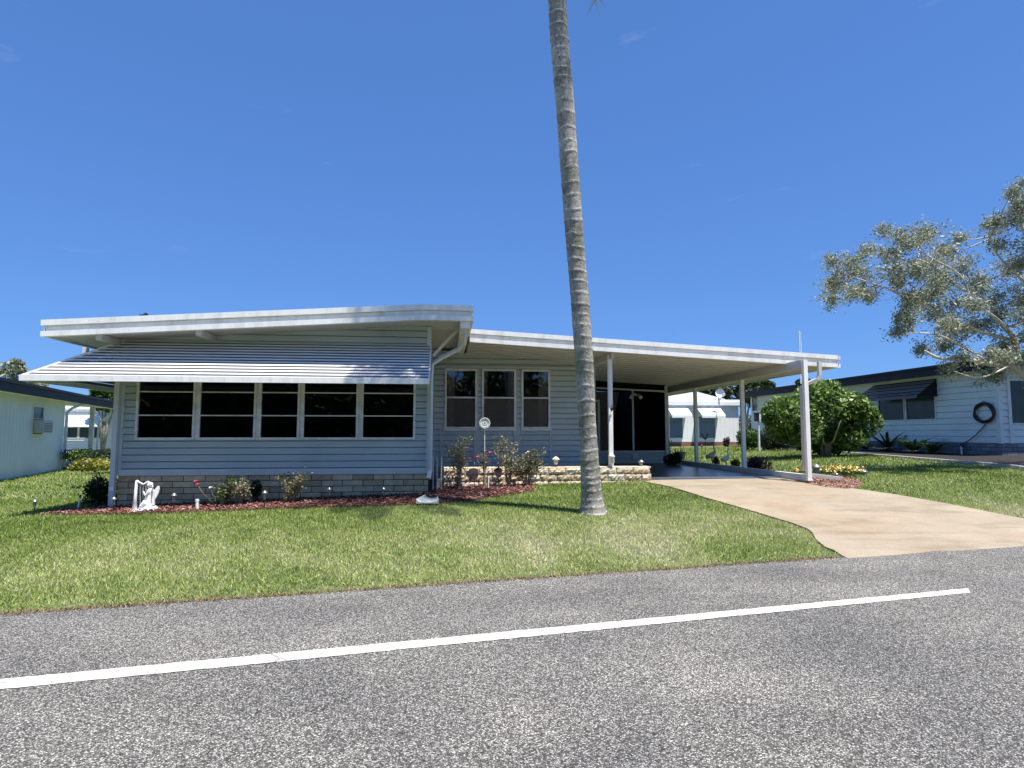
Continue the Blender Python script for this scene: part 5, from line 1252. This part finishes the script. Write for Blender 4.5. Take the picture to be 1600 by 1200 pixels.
m = MB(); m.box((xa_, YL+.3, zb_-1), (xb_, YL+.35, zt_-.1)); obj('blind', m, INTER, fw_)
m = MB(); x0, x1 = pY(99, 650, YL)[0], pY(163, 650, YL)[0]; za_, zb2 = pY(120, 648, YL)[2], z1_+.06
for k in range(6):
    t0, t1 = k/6, (k+.9)/6; m.hexa([(x0, YL-1.2*t0-.03, za_-(za_-zb2)*t0-.02), (x1, YL-1.2*t0-.03, za_-(za_-zb2)*t0-.02), (x1+.2*t1, YL-1.2*t1, za_-(za_-zb2)*t1-.02), (x0, YL-1.2*t1, za_-(za_-zb2)*t1-.02), (x0, YL-1.2*t0-.03, za_-(za_-zb2)*t0), (x1, YL-1.2*t0-.03, za_-(za_-zb2)*t0), (x1+.2*t1, YL-1.2*t1, za_-(za_-zb2)*t1+.02), (x0, YL-1.2*t1, za_-(za_-zb2)*t1+.02)])
obj('awning', m, WSIDE, fw_)
m = MB()
for k in range(5): m.hexa([(xa_-.5, YL-.15+k*.9, zt_+k*.13-.05), (xb_+.5, YL-.15+k*.9, zt_+k*.13-.05), (xb_+.5, YL+.75+k*.9, zt_+k*.13+.06), (xa_-.5, YL+.75+k*.9, zt_+k*.13+.06), (xa_-.5, YL-.15+k*.9, zt_+k*.13+.09), (xb_+.5, YL-.15+k*.9, zt_+k*.13+.09), (xb_+.5, YL+.75+k*.9, zt_+k*.13+.18), (xa_-.5, YL+.75+k*.9, zt_+k*.13+.18)])
obj('roof', m, M('pan_roof_grey', (.7, .72, .74), .5, .06, 2), fw_)
bushpx('clipped_hedge', 'dark clipped hedge behind the yellow-green bush at the left', 'hedge', 160, 722, 26, 60, 24, 2600, .09, G_DRK, lumps=14, z0=0)
bushpx('clipped_hedge', 'shaded green hedge behind the left porch railing', 'hedge', 120, 722, 29, 50, 22, 2200, .10, G_MID, lumps=12, z0=0)
bushpx('yellow_bush', 'yellow-green leafy bush at the end of the left porch', 'bush', 148, 736, 19.5, 64, 21, 3000, .085, G_YEL, lumps=14, z0=0)
# ================================================================== background trees
def tree(name, label, u, vb, Y, crown, n, L, m_, group=None, tz0=0, rot=0):
    b = pY(u, vb, Y); b[2] = tz0; o = empty(name, b, label, 'tree', group); cs = []; tr = MB()
    c0_ = None
    for (cu, cv, r) in crown:
        c = pY(cu, cv, Y+random.uniform(-1, 1)*r*Y/F*.6); rr = r*Y/F
        sub = 6
        for k in range(sub):
            d = rdir(1)[0]*rr*.6; cs.append(blob_points(max(4, int(n/len(crown)/sub)), c+d, (rr*.55, rr*.55, rr*.42), .45))
        tr.tube([b, b+(c-b)*np.array([.35, .35, .55]), c], [rr*.10+.05, rr*.07+.03, .03], 6)
    C = np.concatenate(cs); V = leaves(C, L, L*.6, .2); link('crown', np_mesh('crown', V, 4, np.clip(RG.normal(.5, .25, len(C)), 0, 1)), m_, o).location = -o.location
    obj('trunk', tr, BARK, o, smooth=True); return o
TG = 'trees far behind the houses'
tree('far_tree', 'green tree with haze put into its pale leaf colour at the left frame edge behind the navy roof', 8, 700, 60, [(8, 580, 20), (28, 574, 12), (-10, 590, 20), (38, 596, 14), (60, 606, 12)], 1300, .5, G_OLI, TG)  # paler leaves carry the distance haze in their colour
tree('far_tree', 'dark leafy tree under the left end of the awning', 160, 700, 45, [(168, 618, 18), (150, 612, 10), (182, 628, 18), (160, 632, 12)], 1600, .35, G_MID, TG)
tree('far_tree', 'tree whose top just shows above the left part of the white roof', 240, 700, 55, [(226, 497, 7), (250, 502, 8), (272, 502, 7), (240, 530, 30)], 900, .4, G_FAR, TG)
for (u, v, r, lb) in ((1075, 618, 26, 'dark tree behind the small white house, leftmost under the carport'), (1120, 606, 26, 'green tree right behind the satellite dish'), (1165, 604, 22, 'green tree between the dish and the navy roof'), (1200, 603, 14, 'low round tree top just above the far end of the navy roof'), (1022, 625, 26, 'dark tree hidden mostly by the screened room')):
    tree('far_tree', lb, u, 690, 58, [(u-r*.4, v, r*.8), (u+r*.5, v+4, r*.8), (u, v+20, r)], 1700, .40, G_FAR, TG, .7)
tree('far_tree', 'tall thin tree right of the low round top, behind the navy roof', 1262, 690, 60, [(1262, 598, 9), (1250, 600, 8), (1275, 600, 6)], 500, .4, G_FAR, TG, .7)
# ================================================================== silver olive tree at the right edge
random.seed(21)
YO = 14.3
ot = empty('silver_tree', pY(1690, 745, YO), 'silvery olive-leaved tree with pale branches leaning in from the right frame edge', 'tree'); ot.location.z = tz(ot.location.x, YO)
tm = MB(); tips = []
def limb(pts_px, r0, r1, dy=0):
    n = len(pts_px); pts = [pY(u, v, YO+y) for (u, v, y) in pts_px]
    # smooth resample
    out = []
    for i in range(n-1):
        a, b = pts[i], pts[i+1]; pm = pts[i-1] if i else a; pn = pts[i+2] if i+2 < n else b
        for k in range(6):
            t = k/6; out.append(.5*((2*a)+(-pm+b)*t+(2*pm-5*a+4*b-pn)*t*t+(-pm+3*a-3*b+pn)*t**3))
    out.append(pts[-1]); m_ = len(out); tm.tube(out, [r0+(r1-r0)*i/(m_-1) for i in range(m_)], 8); return out
base = (1690, 745, 0)
T0 = limb([(1690, 752, 0), (1680, 680, 0), (1655, 620, 0), (1600, 585, 0)], .20, .13)
L1 = limb([(1600, 585, 0), (1575, 570, 0), (1545, 568, -.2), (1515, 562, -.3), (1470, 560, -.5), (1445, 548, -.6)], .10, .02)
L2 = limb([(1600, 585, 0), (1592, 560, .1), (1585, 530, .2), (1565, 505, .2), (1540, 470, .3), (1500, 450, .2), (1465, 420, .1), (1440, 408, 0)], .09, .015)
L3 = limb([(1584, 532, .2), (1545, 522, .1), (1500, 505, 0), (1465, 487, -.2), (1420, 462, -.4), (1375, 447, -.5), (1340, 435, -.5), (1310, 425, -.5)], .05, .01)
L4 = limb([(1655, 620, 0), (1640, 540, .3), (1620, 460, .4), (1610, 390, .4), (1590, 340, .3), (1580, 310, .3)], .12, .02)
L5 = limb([(1620, 460, .4), (1590, 430, .2), (1560, 400, .1), (1545, 370, 0)], .05, .01)
L6 = limb([(1585, 530, .2), (1560, 500, -.4), (1520, 470, -.6), (1500, 430, -.7), (1450, 400, -.8), (1430, 385, -.8)], .04, .01)
L7 = limb([(1545, 568, -.2), (1510, 545, -.6), (1470, 525, -.8), (1430, 520, -.9), (1410, 525, -1)], .035, .008)
L8 = limb([(1592, 560, .1), (1570, 575, -.5), (1530, 590, -.8), (1490, 580, -1)], .03, .008)
crown = [(1308, 440, 24), (1330, 408, 26), (1300, 452, 20), (1345, 425, 22), (1352, 452, 16), (1300, 468, 12), (1330, 462, 12), (1385, 395, 18), (1420, 380, 26), (1445, 365, 20), (1400, 420, 24), (1445, 410, 30), (1480, 395, 26), (1470, 440, 30), (1505, 420, 26),
         (1430, 470, 22), (1460, 490, 26), (1500, 480, 30), (1530, 440, 28), (1560, 470, 30), (1540, 510, 28), (1480, 530, 26), (1420, 500, 20), (1405, 520, 14), (1440, 545, 18), (1580, 420, 30), (1600, 460, 34), (1610, 500, 32),
         (1590, 340, 22), (1560, 385, 22), (1605, 320, 24), (1580, 300, 14), (1620, 380, 34), (1605, 285, 8), (1635, 430, 40), (1510, 555, 18), (1570, 550, 20), (1640, 500, 36), (1640, 330, 34), (1480, 575, 14), (1540, 590, 14), (1660, 400, 36), (1545, 350, 12)]
hull = [(1278, 455), (1300, 390), (1375, 360), (1470, 350), (1530, 385), (1560, 335), (1585, 290), (1690, 262), (1690, 600), (1570, 602), (1490, 578), (1415, 540), (1400, 500), (1395, 470), (1340, 478)]
cnt = 0
while cnt < 62:
    u, v = random.uniform(1278, 1690), random.uniform(262, 602)
    if inpoly(np.array([u]), np.array([v]), hull)[0]: crown.append((u, v, random.uniform(8, 17))); cnt += 1
C = []; allp = [np.array(p) for L in (L1, L2, L3, L4, L5, L6, L7, L8) for p in L]
AP = np.array(allp)
for (u, v, r) in crown:
    c = pY(u, v, YO+random.uniform(-1.2, 1.0)); rr = r*YO/F
    j = np.argmin(((AP-c)**2).sum(1)); st0 = AP[j]
    midp = (st0+c)/2+np.array([0, 0, -.06]); tm.tube([st0, midp, c], [.022, .016, .007], 5)
    nt_ = int(11+rr*rr*120)
    for k in range(nt_):
        e = c+rdir(1)[0]*rr*RG.uniform(.35, 1.45)*np.array([1, 1.3, .9]); s_ = c+(e-c)*.1
        if k % 4 == 0: tm.tube([s_, (s_+e)/2+RG.normal(0, .03, 3), e], [.006, .004, .002], 3, cap=False)
        m_ = 22; t = RG.uniform(.25, 1.1, m_)[:, None]; C.append(s_+(e-s_)*t+RG.normal(0, .075, (m_, 3)))
C = np.concatenate(C); V = leaves(C, .10, .034, .1); R = np.clip(RG.normal(.55, .28, len(C)), 0, 1)
link('crown', np_mesh('crown', V, 4, R), G_OLI, ot).location = -ot.location
obj('trunk', tm, M('pale_limb_bark', (.52, .47, .38), .85, .3, 5, .7, 25), ot, smooth=True)
# ================================================================== across the street: unseen trees added to darken the window reflections
random.seed(5)
cs = []
for i in range(90):
    x = random.uniform(-45, 45); h = 7+2*sin(x*.35)+random.uniform(-1, 1.5); cs.append(blob_points(600, (x, -26+random.uniform(-3, 3), h*.45), (3.2, 2.5, h*.55), .5))
C = np.concatenate(cs); C = C[C[:, 2] > 0]
V = leaves(C, .9, .6, .2); tag(link('far_wood', np_mesh('far_wood', V, 4, RG.random(len(C))), G_FAR), 'unseen band of dark green trees added across the street to darken window reflections', 'trees', kind='stuff')

cs = []
for i in range(110):
    x = -110+i*2.2; h = 4.2+1.0*sin(i*.9)+random.uniform(-.6, .8); cs.append(blob_points(170, (x, 100+random.uniform(-4, 4), h*.45), (2.4, 2.2, h*.55), .5))
C = np.concatenate(cs); C = C[C[:, 2] > 0]
V = leaves(C, 1.0, .7, .2); tag(link('far_wood', np_mesh('far_wood', V, 4, RG.random(len(C))), G_FAR), 'low band of trees along the horizon behind the houses', 'trees', kind='stuff')
